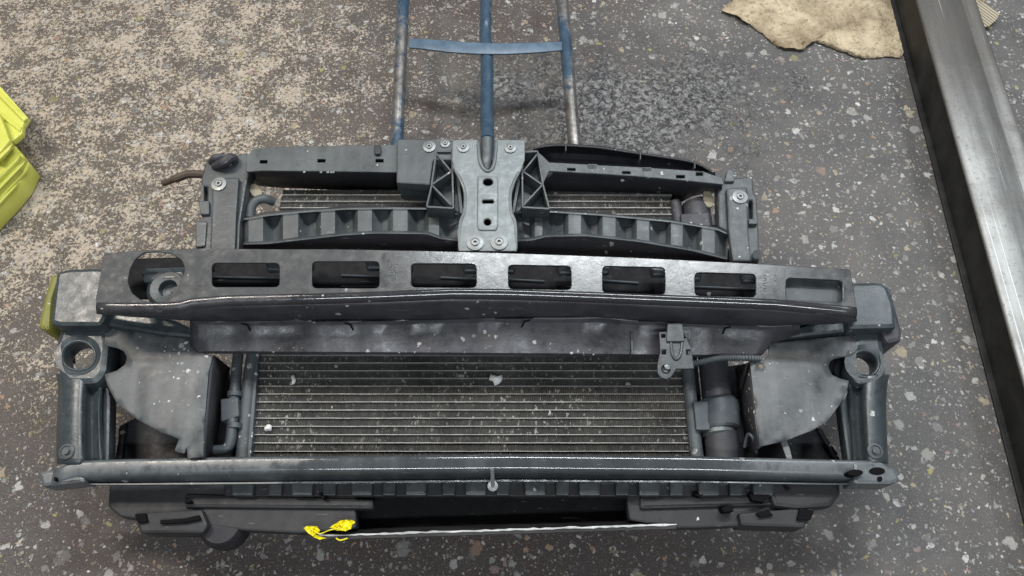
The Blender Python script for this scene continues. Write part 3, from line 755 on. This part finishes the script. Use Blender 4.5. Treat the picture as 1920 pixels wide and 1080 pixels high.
mb.plate(rounded([(1404, 410), (1421, 410), (1421, 420), (1404, 420)], 2), .036, .02)
mb.tube([P(1419, 476, .03), P(1419, 479, .045)], .006, n=14)
mb.plate(rounded([(1364, 318), (1374, 318), (1378, 340), (1358, 340)], 3), .034, .02)
rb = mb.build('end_bracket', M['carrier'], car); BASE[rb.name] = Vector(BASEPT)
washer(1387, 370, .038, 14, rb)
# left bar
LT = [(462, 290), (478, 277), (560, 274), (650, 272), (746, 271)]
LM = [(462, 322), (600, 322), (746, 323)]
mb = MB(); slots = [rect(487, 300, 501, 306), rect(595, 298, 610, 304), rect(704, 298, 719, 304)]
mb.plate([(462, 292), (478, 277), (560, 274), (650, 272), (746, 271), (746, 323), (600, 321), (490, 320), (462, 322)], .045, .041, slots)
bl_ = mb.build('cross_bar', M['carrier'], car); BASE[bl_.name] = Vector(BASEPT)
xs = xr(464, 746, 18)
LD = [(464, 330), (480, 348), (520, 352), (746, 361)]
mb = MB(); mb.loft(strip(xs, ([(464, 320.5), (490, 319), (600, 320), (746, 322)], .043), ([(464, 323), (746, 326)], .038), (LD, -.015)), flip=True)
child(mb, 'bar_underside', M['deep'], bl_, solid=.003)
mb = MB(); mb.plate(rounded([(702, 271), (713, 271), (715, 282), (712, 289), (703, 289), (701, 282)], 2), .050, .045)
child(mb, 'clip', M['deep'], bl_)
child(MB().plate([(470, 294), (740, 280), (740, 318), (480, 318)], .0385, .036), 'slot_shade_sheet', M['slot'], bl_)  # dark sheet added under the bar so its slots read as deep
# centre boxes around the latch bracket
mb = MB(); mb.plate(rounded([(744, 260), (828, 260), (856, 266), (852, 300), (812, 300), (806, 347), (796, 346), (743, 343)], 4), .055, .03, bevel=.0025)
mb.plate([(748, 340), (800, 343), (800, 352), (748, 352)], .03, -.01, bevel=.004)
cb = mb.build('centre_box', M['carrier'], car); BASE[cb.name] = Vector(BASEPT)
washer(805, 276, .055, 12, cb); washer(835, 270, .055, 9, cb)
def ribwall(m_, pts, w1, w0, th=1.7):
    for (xa, ya), (xb, yb) in zip(pts, pts[1:]):
        d = Vector((xb - xa, yb - ya)).normalized() * th; nx, ny = -d.y, d.x
        m_.plate([(xa + nx, ya + ny), (xb + nx, yb + ny), (xb - nx, yb - ny), (xa - nx, ya - ny)], w1, w0, bevel=.0007)
for q, (A, X1, X2) in enumerate((([(818, 283), (847, 283), (850, 390), (800, 387), (809, 347)], [[(818, 287), (846, 321), (809, 346), (846, 384)]], [[(858, 330), (866, 400)]]), (([(979, 285), (1008, 283), (1018, 345), (1030, 391), (980, 388)]), [[(1007, 289), (981, 321), (1017, 346), (982, 384)]], [[(962, 398), (974, 330)]]))):
    mb = MB(); mb.plate(A, .026, .02, bevel=.001)
    ribwall(mb, A + A[:1], .060, .026)
    for l in X1: ribwall(mb, l, .0585, .026)
    for l in X2: ribwall(mb, l, .050, .0, 3)
    x = 848 if q == 0 else 981; s_ = 1 if q == 0 else -1
    mb.plate([(x, 300), (x + 12 * s_, 330), (x + 24 * s_, 360), (x + 20 * s_, 404), (x + 6 * s_, 396), (x, 390)], .030, .0, bevel=.002)
    mb.build('ribbed_strut', M['carrier'], car)
# latch bracket
LK = [(848, 262), (897, 261), (896, 270), (899, 296), (904, 312), (913, 319), (921, 315), (926, 300), (929, 270), (930, 261), (985, 262), (984, 300), (978, 316), (968, 338), (960, 362), (959, 396), (966, 415), (970, 434), (969, 471), (860, 471), (857, 434), (861, 415), (870, 397), (870, 360), (862, 338), (851, 316), (847, 300)]
mb = MB(); mb.plate(LK, .070, .066, [ell(915, 341, 9.5, 7, 18), rounded(rect(904, 374, 926, 381), 3), ell(914, 416, 7, 6.5, 16)], bevel=.0015)
lk = mb.build('latch_bracket', M['zinc'], car); BASE[lk.name] = Vector(BASEPT)
mb = MB()
mb.plate(rounded([(895, 330), (934, 330), (934, 425), (930, 432), (898, 432), (894, 425)], 5), .0722, .068, [ell(915, 341, 9, 6.5, 18), rounded(rect(904.5, 374.5, 925.5, 380.5), 3), ell(914, 416, 6.5, 6, 16)], bevel=.002)
for s_, x in ((1, 872), (-1, 957)): mb.tube(smooth_line([P(x - 22 * s_, 312, .066), P(x - 8 * s_, 338, .069), P(x, 362, .069), P(x - 1 * s_, 396, .069), P(x - 9 * s_, 420, .069), P(x - 10 * s_, 468, .067)], 5), .0028, n=8)
mb.tube(smooth_line([P(896, 266, .068), P(899, 298, .070), P(905, 314, .070), P(914, 321, .070), P(923, 316, .070), P(928, 298, .070), P(931, 266, .068)], 5), .003, n=10)
each(mb, 'pressed_bead', M['zinc'], lk)
for x, y, r in ((869, 277, 11), (957, 278, 11), (891, 456, 15), (936, 455, 15)): 
    washer(x, y, .070, r, lk)
child(MB().plate([(848, 300), (985, 300), (964, 345), (962, 470), (866, 470), (868, 345)], .05, .045), 'shade_backing', M['slot'], lk)
# hook bar showing in the notch
child(MB().tube(smooth_line([P(913, 262, .055), P(913, 290, .058), P(912, 304, .06), P(912, 316, .055)], 4), .0085, n=14), 'latch_striker', M['zinc'], lk)

# right bar, its dark underside and the arched duct behind
RT = [(1008, 291), (1030, 305), (1120, 309), (1200, 313), (1318, 321), (1356, 336)]
mb = MB(); slots = [rect(1064, 315, 1079, 320), rect(1103, 309, 1118, 315), rect(1167, 321, 1182, 326), rect(1205, 315, 1220, 320), rect(1268, 328, 1284, 334), rect(1305, 323, 1318, 329)]
mb.plate([(1008, 284), (1018, 292), (1030, 304), (1120, 309), (1200, 313), (1318, 321), (1356, 334), (1356, 346), (1280, 338), (1200, 331), (1110, 325), (1030, 321), (1018, 345)], .045, .041, slots)
br = mb.build('cross_bar', M['carrier'], car); BASE[br.name] = Vector(BASEPT)
xs = xr(1020, 1354, 18)
RM = [(1020, 335), (1030, 320), (1110, 324), (1200, 330), (1280, 337), (1354, 345)]
mb = MB(); mb.loft(strip(xs, (RM, .043), ([(x, y + 8) for x, y in RM], .032), ([(x, y + 10) for x, y in RM], .030), ([(1020, 380), (1200, 378), (1290, 378), (1300, 366), (1354, 360)], -.030)), flip=True)
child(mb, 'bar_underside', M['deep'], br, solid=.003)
child(MB().plate([(1034, 307), (1340, 322), (1345, 340), (1034, 318)], .0385, .036), 'slot_shade_sheet', M['slot'], br)  # added black sheet, stands for the shade inside the right bar's slots
xs = xr(1000, 1340, 30)
AT = [(1000, 277), (1032, 271), (1060, 271), (1121, 275), (1201, 287), (1270, 297), (1306, 304), (1325, 314), (1340, 324)]
AB = [(1000, 286), (1030, 305), (1120, 309), (1200, 313), (1318, 322), (1340, 328)]
def mx(a): return [(x, interp(AT, x) * (1 - a) + interp(AB, x) * a) for x in xs]
mb = MB(); mb.loft(strip(xs, (mx(-.06), -.02), (mx(0), .030), (mx(.10), .030), (mx(.14), .018), (mx(.45), -.004), (mx(.75), -.012), (mx(1.15), -.008)), flip=True)
ad = mb.build('arched_duct', M['deep'], car, solid=.002); BASE[ad.name] = Vector(BASEPT)
mb = MB(); 
for x in (1060, 1200, 1302): mb.plate([(x, interp(AT, x) - 2), (x + 2, interp(AT, x) - 2), (x + 2, interp(AT, x) + 12), (x, interp(AT, x) + 12)], .034, .01, bevel=.0004)
mb.tube(smooth_line([P(x, interp(AT, x) + 1.5, .031) for x in xs[::2]], 2), .0015, n=8)
child(mb, 'duct_rim', M['side'], ad)
# bumper foam carrier: corrugated arched band, left and right halves
def band(tabs, top, bot, x0, x1, dark_bot):
    xs = []; 
    for a, b in tabs: xs += [(a - 7, .012), (a - 1, .026), (a + 3, .030), ((a + b) / 2, .031), (b - 3, .030), (b + 1, .026), (b + 9, .012), (b + 16, .006)]
    xs = [q for q in xs if x0 < q[0] < x1]; xs = [(x0, .02)] + sorted(xs) + [(x1, .02)]
    m_ = MB(); rows = []
    for f, dw in ((-.08, -.03), (0, -.001), (.06, .004), (.12, .0), (.5, 0), (.9, 0), (.96, .003), (1.0, .006)):
        row = []
        for x, w in xs:
            ww = w + dw
            if f <= .06 : ww = .032 if f >= 0 else -.01
            if f >= .96: ww = .034 if f < 1 else .036
            row.append(P(x, interp(top, x) * (1 - f) + interp(bot, x) * f, ww))
        rows.append(row)
    m_.loft(rows, flip=True)
    o = m_.build('grille_support', M['carrier'], car, sharp=28, solid=.0015); BASE[o.name] = Vector(BASEPT)
    m_ = MB(); xx = xr(x0, x1, 20)
    m_.loft(strip(xx, ([(x, interp(bot, x)) for x in xx], .0355), ([(x, interp(bot, x) + 3) for x in xx], .033), ([(x, max(interp(bot, x) + 6, interp(dark_bot, x))) for x in xx], .0)), flip=True)
    child(m_, 'lower_lip', M['deep'], o, solid=.002)
band([(463, 496), (528, 562), (599, 631), (668, 700), (734, 767), (801, 826)],
     [(456, 410), (500, 402), (560, 396), (650, 390), (740, 389), (800, 390), (862, 401)],
     [(456, 458), (500, 457), (560, 450), (640, 441), (700, 437), (800, 438), (826, 447), (862, 452)], 456, 864, [(456, 480), (864, 492)])
band([(1000, 1020), (1063, 1092), (1127, 1157), (1191, 1220), (1255, 1283), (1313, 1343)],
     [(962, 398), (985, 394), (1040, 396), (1130, 402), (1260, 414), (1345, 428), (1362, 436)],
     [(962, 452), (1000, 450), (1025, 443), (1100, 442), (1200, 453), (1300, 470), (1362, 486)], 960, 1364, [(960, 494), (1364, 502)])
mb = MB(); mb.plate([(448, 470), (700, 462), (1100, 462), (1372, 490), (1372, 520), (448, 500)], -.012, -.02)
mb.build('lower_shelf', M['deep'], car)
# pieces seen between the bars
mb = MB(); mb.tube(smooth_line([P(469, 408, .008), P(472, 388, .012), P(482, 376, .014), P(496, 373, .012), P(512, 378, .0)], 5), .0075, n=12)
mb.build('hose_bend', M['tank'], car)
mb = MB(); mb.tube([P(1266, 378, .0), P(1272, 420, .0)], .0085, n=16)
mb.tube([P(1303, 380, -.01), P(1305, 384, -.01), P(1308, 425, -.01)], [.018, .0225, .0225], n=20)
mb.plate(rounded([(1276, 400), (1330, 396), (1334, 425), (1278, 425)], 4), .016, -.01, bevel=.003)
mb.tube([P(1336, 406, .0), P(1338, 425, .0)], .006, n=10)
mb.build('pipe_union', M['side'], car)
mb = MB(); mb.plate(rounded([(1318, 358), (1332, 358), (1340, 374), (1336, 388), (1326, 388), (1319, 376)], 4), .012, .006)
mb.plate(rounded([(463, 346), (480, 344), (492, 358), (488, 372), (472, 366)], 4), .012, .0)
for q_ in islands(mb): q_.build('gasket_tab', M['tan'], car)
mb = MB(); mb.tube(smooth_line([P(306, 344, .0), P(330, 335, .01), P(352, 327, .012), P(380, 327, .012), P(408, 330, .01)], 5), [.0052] * 5 + [.0068] * 16, n=10)
mb.build('release_cable', M['rust'], car)
mb = MB()
for k in range(26):
    x = random.choice([random.uniform(478, 735), random.uniform(750, 860), random.uniform(1240, 1330)]); y = interp([(478, 322), (746, 323), (860, 345), (1200, 331), (1340, 345)], x)
    mb.lathe(P(x, y, .0455 if x < 746 else .03), [(0, .0012), (random.uniform(.001, .0022), .0006), (.0023, 0)], 8)
for k in range(34):
    x = random.uniform(400, 1400); mb.lathe(P(x, interp(S2, x) - random.uniform(2, 22), .074), [(0, .001), (random.uniform(.0006, .0014), .0006), (.0016, 0)], 8)
wb = mb.build('water_beads', M['bolt'], car); wb['kind'] = 'stuff'

# ================================================================== hand truck
TB = P(930, 1003, -.115)
tr = root('hand_truck', 'worn blue tubular hand truck lying back under the car front end', 'hand truck', TB, 'panel')
W_T = -.085
for (xa, xb) in ((757, 744), (1053, 1077)):
    a = P(xa, -10, W_T); b = P(xb, 268, W_T); d = (b - a)
    mb = MB(); mb.tube([a - d * 1.6, a, a + d * .5, b, b + (b - a) * 1.0, Vector((b.x + d.x, TB.y + .06, W_T))], .0118, n=18)
    mb.build('side_tube', M['blueleft' if xa < 900 else 'blueright'], tr)
a = P(911, -10, W_T + .012); b = P(914, 262, W_T + .03)
mb = MB(); dd = b - a
mb.tube(smooth_line([a - dd * 1.6, a, P(910, 60, W_T + .012), P(913, 110, W_T + .014), P(913, 200, W_T + .02), b], 5), [.0112 if i < 12 else .0122 for i in range(26)], n=18)
mb.tube([b, b + Vector((0, -.05, .0)), b + Vector((0, -.3, -.03))], .0122, n=18)
mb.build('centre_tube', M['blue'], tr)
xs = [766, 800, 840, 880, 915, 950, 985, 1020, 1054]
TY = [(766, 72), (800, 73), (840, 76), (880, 79), (915, 80.5), (950, 81), (985, 80.5), (1020, 79), (1054, 78)]
BY = [(766, 89), (800, 92), (840, 97), (880, 100), (915, 101), (950, 101), (985, 99.5), (1020, 97), (1054, 94)]
def wz(x): return W_T + .006 + .022 * max(0, 1 - ((x - 912) / 150) ** 2)
mb = MB(); mb.loft([[P(x, interp(TY, x), wz(x)) for x in xs], [P(x, interp(BY, x), wz(x)) for x in xs]], flip=True)
mb.build('cross_strap', M['bluebar'], tr, solid=.004, bevel=.0008)
# toe plate: its bright worn edge shows under the panel
mb = MB(); e0 = P(598, 1003, .012); e1 = P(1268, 982, .012)
def tp(e, dv, w): return Vector((e.x, e.y + dv + (.032 if w < 0 else 0), w))
mb.hull([tp(e0, -.007, -.11), tp(e1, -.007, -.11), tp(e1, 0, -.11), tp(e0, 0, -.11)], [tp(e0, -.007, .012), tp(e1, -.007, .012), tp(e1, 0, .012), tp(e0, 0, .012)])
tpo = mb.build('toe_plate', M['steelside'], tr, bevel=.0008); BASE[tpo.name] = Vector(TB)
n_ = 60; line = [e0.lerp(e1, i / n_) + Vector((0, -.0012 + random.uniform(-.0005, .0005), .0125)) for i in range(n_ + 1)]
line = [Vector((p.x, p.y, .0125)) for p in line]
child(MB().tube(line, [random.uniform(.0009, .0021) for _ in line], n=8), 'worn_edge', M['edge'], tpo)
for x in (-.14, .16):
    mb = MB(); mb.lathe(Vector((x + TB.x, TB.y + .07, -.125)), [(.012, -.02), (.05, -.019), (.055, -.012), (.055, .012), (.05, .019), (.012, .02)], 28, axis=(1, 0, 0))
    mb.build('wheel', M['rubber'], tr)

# yellow film wrapped on the toe plate
yb = P(618, 995, .02)
yt = root('yellow_film', 'torn bright yellow plastic film caught on the left corner of the toe plate', 'plastic film', yb, 'panel')
yt_o = []
def scrap(pts, w0, amp, parent, mat, wid=None):
    m_ = MB(); o_ = [P(x, y, w0 + random.uniform(-amp, amp)) for x, y in pts]
    c = sum(o_, Vector()) / len(o_); c.z += amp * 2
    m_.add([c] + o_, [[0, i + 1, (i + 1) % len(o_) + 1] for i in range(len(o_))][::1], False)
    return m_
mb = scrap([(568, 990), (576, 987), (594, 987), (600, 994), (598, 999), (590, 1001), (600, 1006), (612, 1009), (600, 1012), (588, 1008), (578, 1000)], .024, .004, yt, M['yellow'])
m2 = scrap([(620, 988), (626, 982), (638, 975), (662, 975), (666, 979), (660, 984), (658, 991), (648, 996), (632, 995), (622, 994)], .026, .005, yt, M['yellow'])
mb.add(m2.v, m2.f, False)
mb.tube(smooth_line([P(580, 990, .028), P(596, 1000, .03), P(606, 999, .028), P(618, 994, .03), P(640, 990, .03)], 4), .0012, n=6)
mb.tube(smooth_line([P(630, 1009, .02), P(638, 1013, .022), P(652, 1009, .02)], 4), .0012, n=6)
def crumple(pts, w0):
    m_ = MB(); m_.sheet(pts, lambda x, y: w0 + .006 * abs(noise.noise((x * .11, y * .16, 2))) + .004 * noise.noise((x * .3, y * .3, 7)), step=3); return m_
mb = crumple([(568, 990), (576, 986), (594, 987), (600, 994), (598, 999), (590, 1001), (600, 1006), (612, 1009), (600, 1012), (588, 1008), (578, 1000)], .022)
m2 = crumple([(618, 989), (626, 983), (638, 976), (650, 974), (662, 975), (666, 979), (660, 984), (658, 991), (648, 996), (632, 995), (624, 992)], .022)
mb.add(m2.v, m2.f, False); mb.sm = [False] * len(mb.sm)
mb.tube(smooth_line([P(580, 990, .026), P(596, 1000, .028), P(606, 999, .026), P(618, 994, .028), P(640, 990, .028)], 4), .0008, n=6)
mb.tube(smooth_line([P(630, 1009, .02), P(638, 1013, .022), P(652, 1009, .02)], 4), .0010, n=6)
for q_ in islands(mb): q_.build('film_scrap', M['yellow'], yt, solid=.0005)

# white flakes on the condenser and one on the fan side
names = [('white torn paper flake on the upper left of the condenser fins', 550, 711, 9), ('white bent paper flake high in the middle of the condenser fins', 930, 710, 11),
         ('white paper flake low on the left edge of the condenser fins', 502, 804, 8), ('tiny grey flake right of centre on the condenser fins', 1031, 775, 5)]
for lab, x, y, r in names:
    c = P(x, y, .003); m_ = MB(); k = 11; ps = []
    for i in range(k):
        a_ = 2 * math.pi * i / k; rr_ = r / 1300 * random.uniform(.35, 1.35)
        ps.append(Vector((rr_ * math.cos(a_) * (1.2 if r == 11 else .9), rr_ * math.sin(a_), random.uniform(0, .003))))
    m_.add([Vector((0, 0, .004))] + ps, [[0, i + 1, (i + 1) % k + 1] for i in range(k)], False)
    o = m_.build('paper_flake', M['white'], None, base=(0, 0, 0), solid=.0006)
    o.matrix_world = Matrix.Translation(AO + AR @ c) @ AR.to_4x4()
    o['label'] = lab; o['category'] = 'flake'; o['group'] = 'flakes lying on the condenser'

# ================================================================== long steel beam on the floor
hb = .088
A0 = G(1720, 0, hb); A1 = G(1914, 690, hb); B0 = G(1830, 0, hb)
d = (A1 - A0).normalized(); nrm = Vector((d.y, -d.x, 0)); nrm = nrm if nrm.x > 0 else -nrm
wd = (B0 - A0).dot(nrm) * .97
s0 = A0 - d * .8; s1 = A1 + d * .9
L = (s1 - s0).length; ang = math.atan2(d.y, d.x) + math.pi / 2
be = root('steel_beam', 'long worn grey steel channel on the floor along the right edge', 'steel beam', (s0.x, s0.y, 0))
be.rotation_euler = (0, 0, ang); be['_b'] = (0, 0, 0)
# local: -y runs along the beam, x to the right
sgn = 1 if (Matrix.Rotation(ang, 3, 'Z') @ Vector((1, 0, 0))).dot(nrm) > 0 else -1
mb = MB()
nb = 80; rows = []
prof = [(0.0, hb - .003), (.0012, hb - .0008), (.004, hb), (wd * .5, hb - .0005), (wd * .72, hb), (wd * .74, hb - .0015), (wd * .80, hb - .0015), (wd * .82, hb), (wd - .004, hb), (wd - .001, hb - .001), (wd, hb - .003)]
for i in range(nb + 1):
    rows.append([Vector((sgn * x, -L * i / nb, z + random.uniform(-.0001, .0001))) for x, z in prof])
mb.loft(rows, flip=(sgn < 0))
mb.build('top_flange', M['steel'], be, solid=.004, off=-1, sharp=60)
mb = MB()
def bx(x0, x1, z0, z1):
    a_, b_ = sorted((sgn * x0, sgn * x1)); mb.box((a_, -L, z0), (b_, 0, z1))
bx(.0055, .0095, .006, hb - .006); bx(wd - .0095, wd - .0055, .006, hb - .006)
mb.build('web', M['steelside'], be, bevel=.001)
mb = MB(); bx(-.004, wd, .0, .0055)
mb.build('bottom_flange', M['steelside'], be, bevel=.001)

# crumbs by the right fender support
dbp = G(1646, 712, 0)
mb = MB()
for k in range(16):
    c = G(random.gauss(1644, 7), random.uniform(688, 742), .002); m_k = 7; r_ = random.uniform(.0018, .0048)
    ps = [c + Vector((r_ * math.cos(6.283 * i / m_k) * random.uniform(.6, 1.2), r_ * math.sin(6.283 * i / m_k) * random.uniform(.6, 1.2), random.uniform(-.001, .001))) for i in range(m_k)]
    mb.add([c + Vector((0, 0, .003))] + ps, [[0, i + 1, (i + 1) % m_k + 1] for i in range(m_k)], False)
o = mb.build('crumbs', M['tan'], None, base=dbp, solid=.001); o.location = dbp; o['kind'] = 'stuff'
o['label'] = 'pale tan crumbs scattered on the floor beside the right fender support'; o['category'] = 'debris'
# ================================================================== cardboard
cl = [(1350, 20), (1362, 26), (1376, 31), (1391, 41), (1410, 50), (1429, 62), (1446, 78), (1458, 88), (1470, 92), (1486, 93), (1501, 96), (1505, 88), (1503, 81), (1512, 83), (1520, 78), (1534, 80), (1556, 89), (1572, 95), (1586, 99), (1600, 106), (1617, 110), (1630, 108), (1646, 109), (1660, 106), (1686, 108), (1695, 98), (1717, 101), (1760, 96), (1800, 84), (1842, 54), (1850, 20), (1840, -60), (1700, -120), (1500, -130), (1380, -60), (1372, 0)]
pts = [G(x, y, .004) for x, y in cl]; cc = sum(pts, Vector()) / len(pts)
dense = []
for i, p in enumerate(pts):
    q = pts[(i + 1) % len(pts)]; k = max(1, int((q - p).length / .006))
    for j in range(k):
        r_ = p.lerp(q, j / k); dense.append(r_ + Vector((random.uniform(-1, 1) * .0016, random.uniform(-1, 1) * .0016, 0)))
cbp = root('torn_cardboard', 'torn crumpled tan cardboard sheet lying partly under the steel beam', 'cardboard', (cc.x, cc.y, 0))
mb = MB()
rings_ = 14; rows = []
for k in range(rings_ + 1):
    f = 1 - k / rings_
    row = []
    for p in dense:
        q = cc.lerp(p, f); h_ = .005 + .020 * (.5 - abs(noise.noise((q.x * 7, q.y * 7, 1)))) ** 2 + .009 * (.5 - abs(noise.noise((q.x * 19, q.y * 19, 4)))) ** 2 + .004 * noise.noise((q.x * 40, q.y * 40, 3))
        if k == 0: h_ = .004 + .014 * max(0, noise.noise((q.x * 12, q.y * 12, 5)))
        db = (q - A0).dot(nrm); h_ = .0035 + (h_ - .0035) * max(0, min(1, (-db - .01) / .05)) if db < 0 else .0035
        row.append(Vector((q.x, q.y, max(.003, h_ + .002 * noise.noise((q.x * 90, q.y * 90, 8))))))
    rows.append(row)
mb.loft(rows, close=True, flip=False)
co = mb.build('sheet', M['card'], cbp, solid=.0022, sharp=40); BASE[co.name] = Vector((cc.x, cc.y, 0))
fl_ = [(1826, 2), (1848, 10), (1873, 28), (1868, 38), (1854, 51), (1838, 54), (1826, 30)]
child(MB().flat([(G(x, y, .012).x, G(x, y, .012).y) for x, y in fl_], [], .016, .0125, .0006), 'fluted_edge', M['flute'], co)

# ================================================================== lime crate at the left
yc = root('lime_crate', 'bright lime yellow plastic bin with stepped rims at the left edge', 'plastic bin', tuple(G(-90, 290, 0)))
def prism(pts, z1, z0, bev=.002):
    m_ = MB(); q = [G(x, y, z1) for x, y in pts]
    return m_.flat([(p.x, p.y) for p in q], [], z1, z0, bev)
mb = prism([(55, 306), (38, 340), (16, 366), (-40, 425), (-260, 330), (-150, 150), (38, 283)], .045, .003)
mb.build('bin_body', M['lime'], yc)
mb = prism([(44, 292), (30, 322), (-6, 360), (-200, 300), (-120, 170), (20, 262)], .062, .045)
mb.build('lower_rim', M['lime'], yc)
mb = prism([(0, 161), (52, 220), (43, 234), (41, 250), (24, 264), (-200, 260), (-110, 90)], .075, .0625)
mb.build('corner_lid', M['lime'], yc)
mb = prism([(-2, 210), (18, 263), (-6, 292), (-160, 260), (-120, 170)], .094, .0755)
mb.build('top_tray', M['lime'], yc)
mb = MB()
def strip_rib(p0, p1, p2, p3, z1, z0):
    q = prism([p0, p1, p2, p3], z1, z0, .0012); mb.add(q.v, q.f, True)
strip_rib((38, 290), (32, 301), (-40, 374), (-46, 366), .071, .0615)
strip_rib((47, 300), (43, 308), (-30, 384), (-34, 377), .0655, .0615)
strip_rib((23, 268), (17, 280), (-40, 337), (-46, 330), .0985, .0935)
strip_rib((50, 221), (44, 227), (-12, 170), (-8, 163), .0795, .0745)
strip_rib((40, 238), (37, 246), (-30, 196), (-26, 190), .0775, .0745)
strip_rib((56, 310), (50, 318), (-20, 396), (-24, 390), .051, .0445)
strip_rib((34, 342), (28, 350), (-30, 412), (-34, 404), .050, .0445)
mb2 = prism([(30, 350), (22, 358), (14, 350), (22, 342)], .0475, .0445, .001)
mb.add(mb2.v, mb2.f, True)
for q_ in islands(mb): q_.build('stacking_rib', M['lime'], yc)

for o in list(bpy.data.objects):
    if '_b' in o: del o['_b']
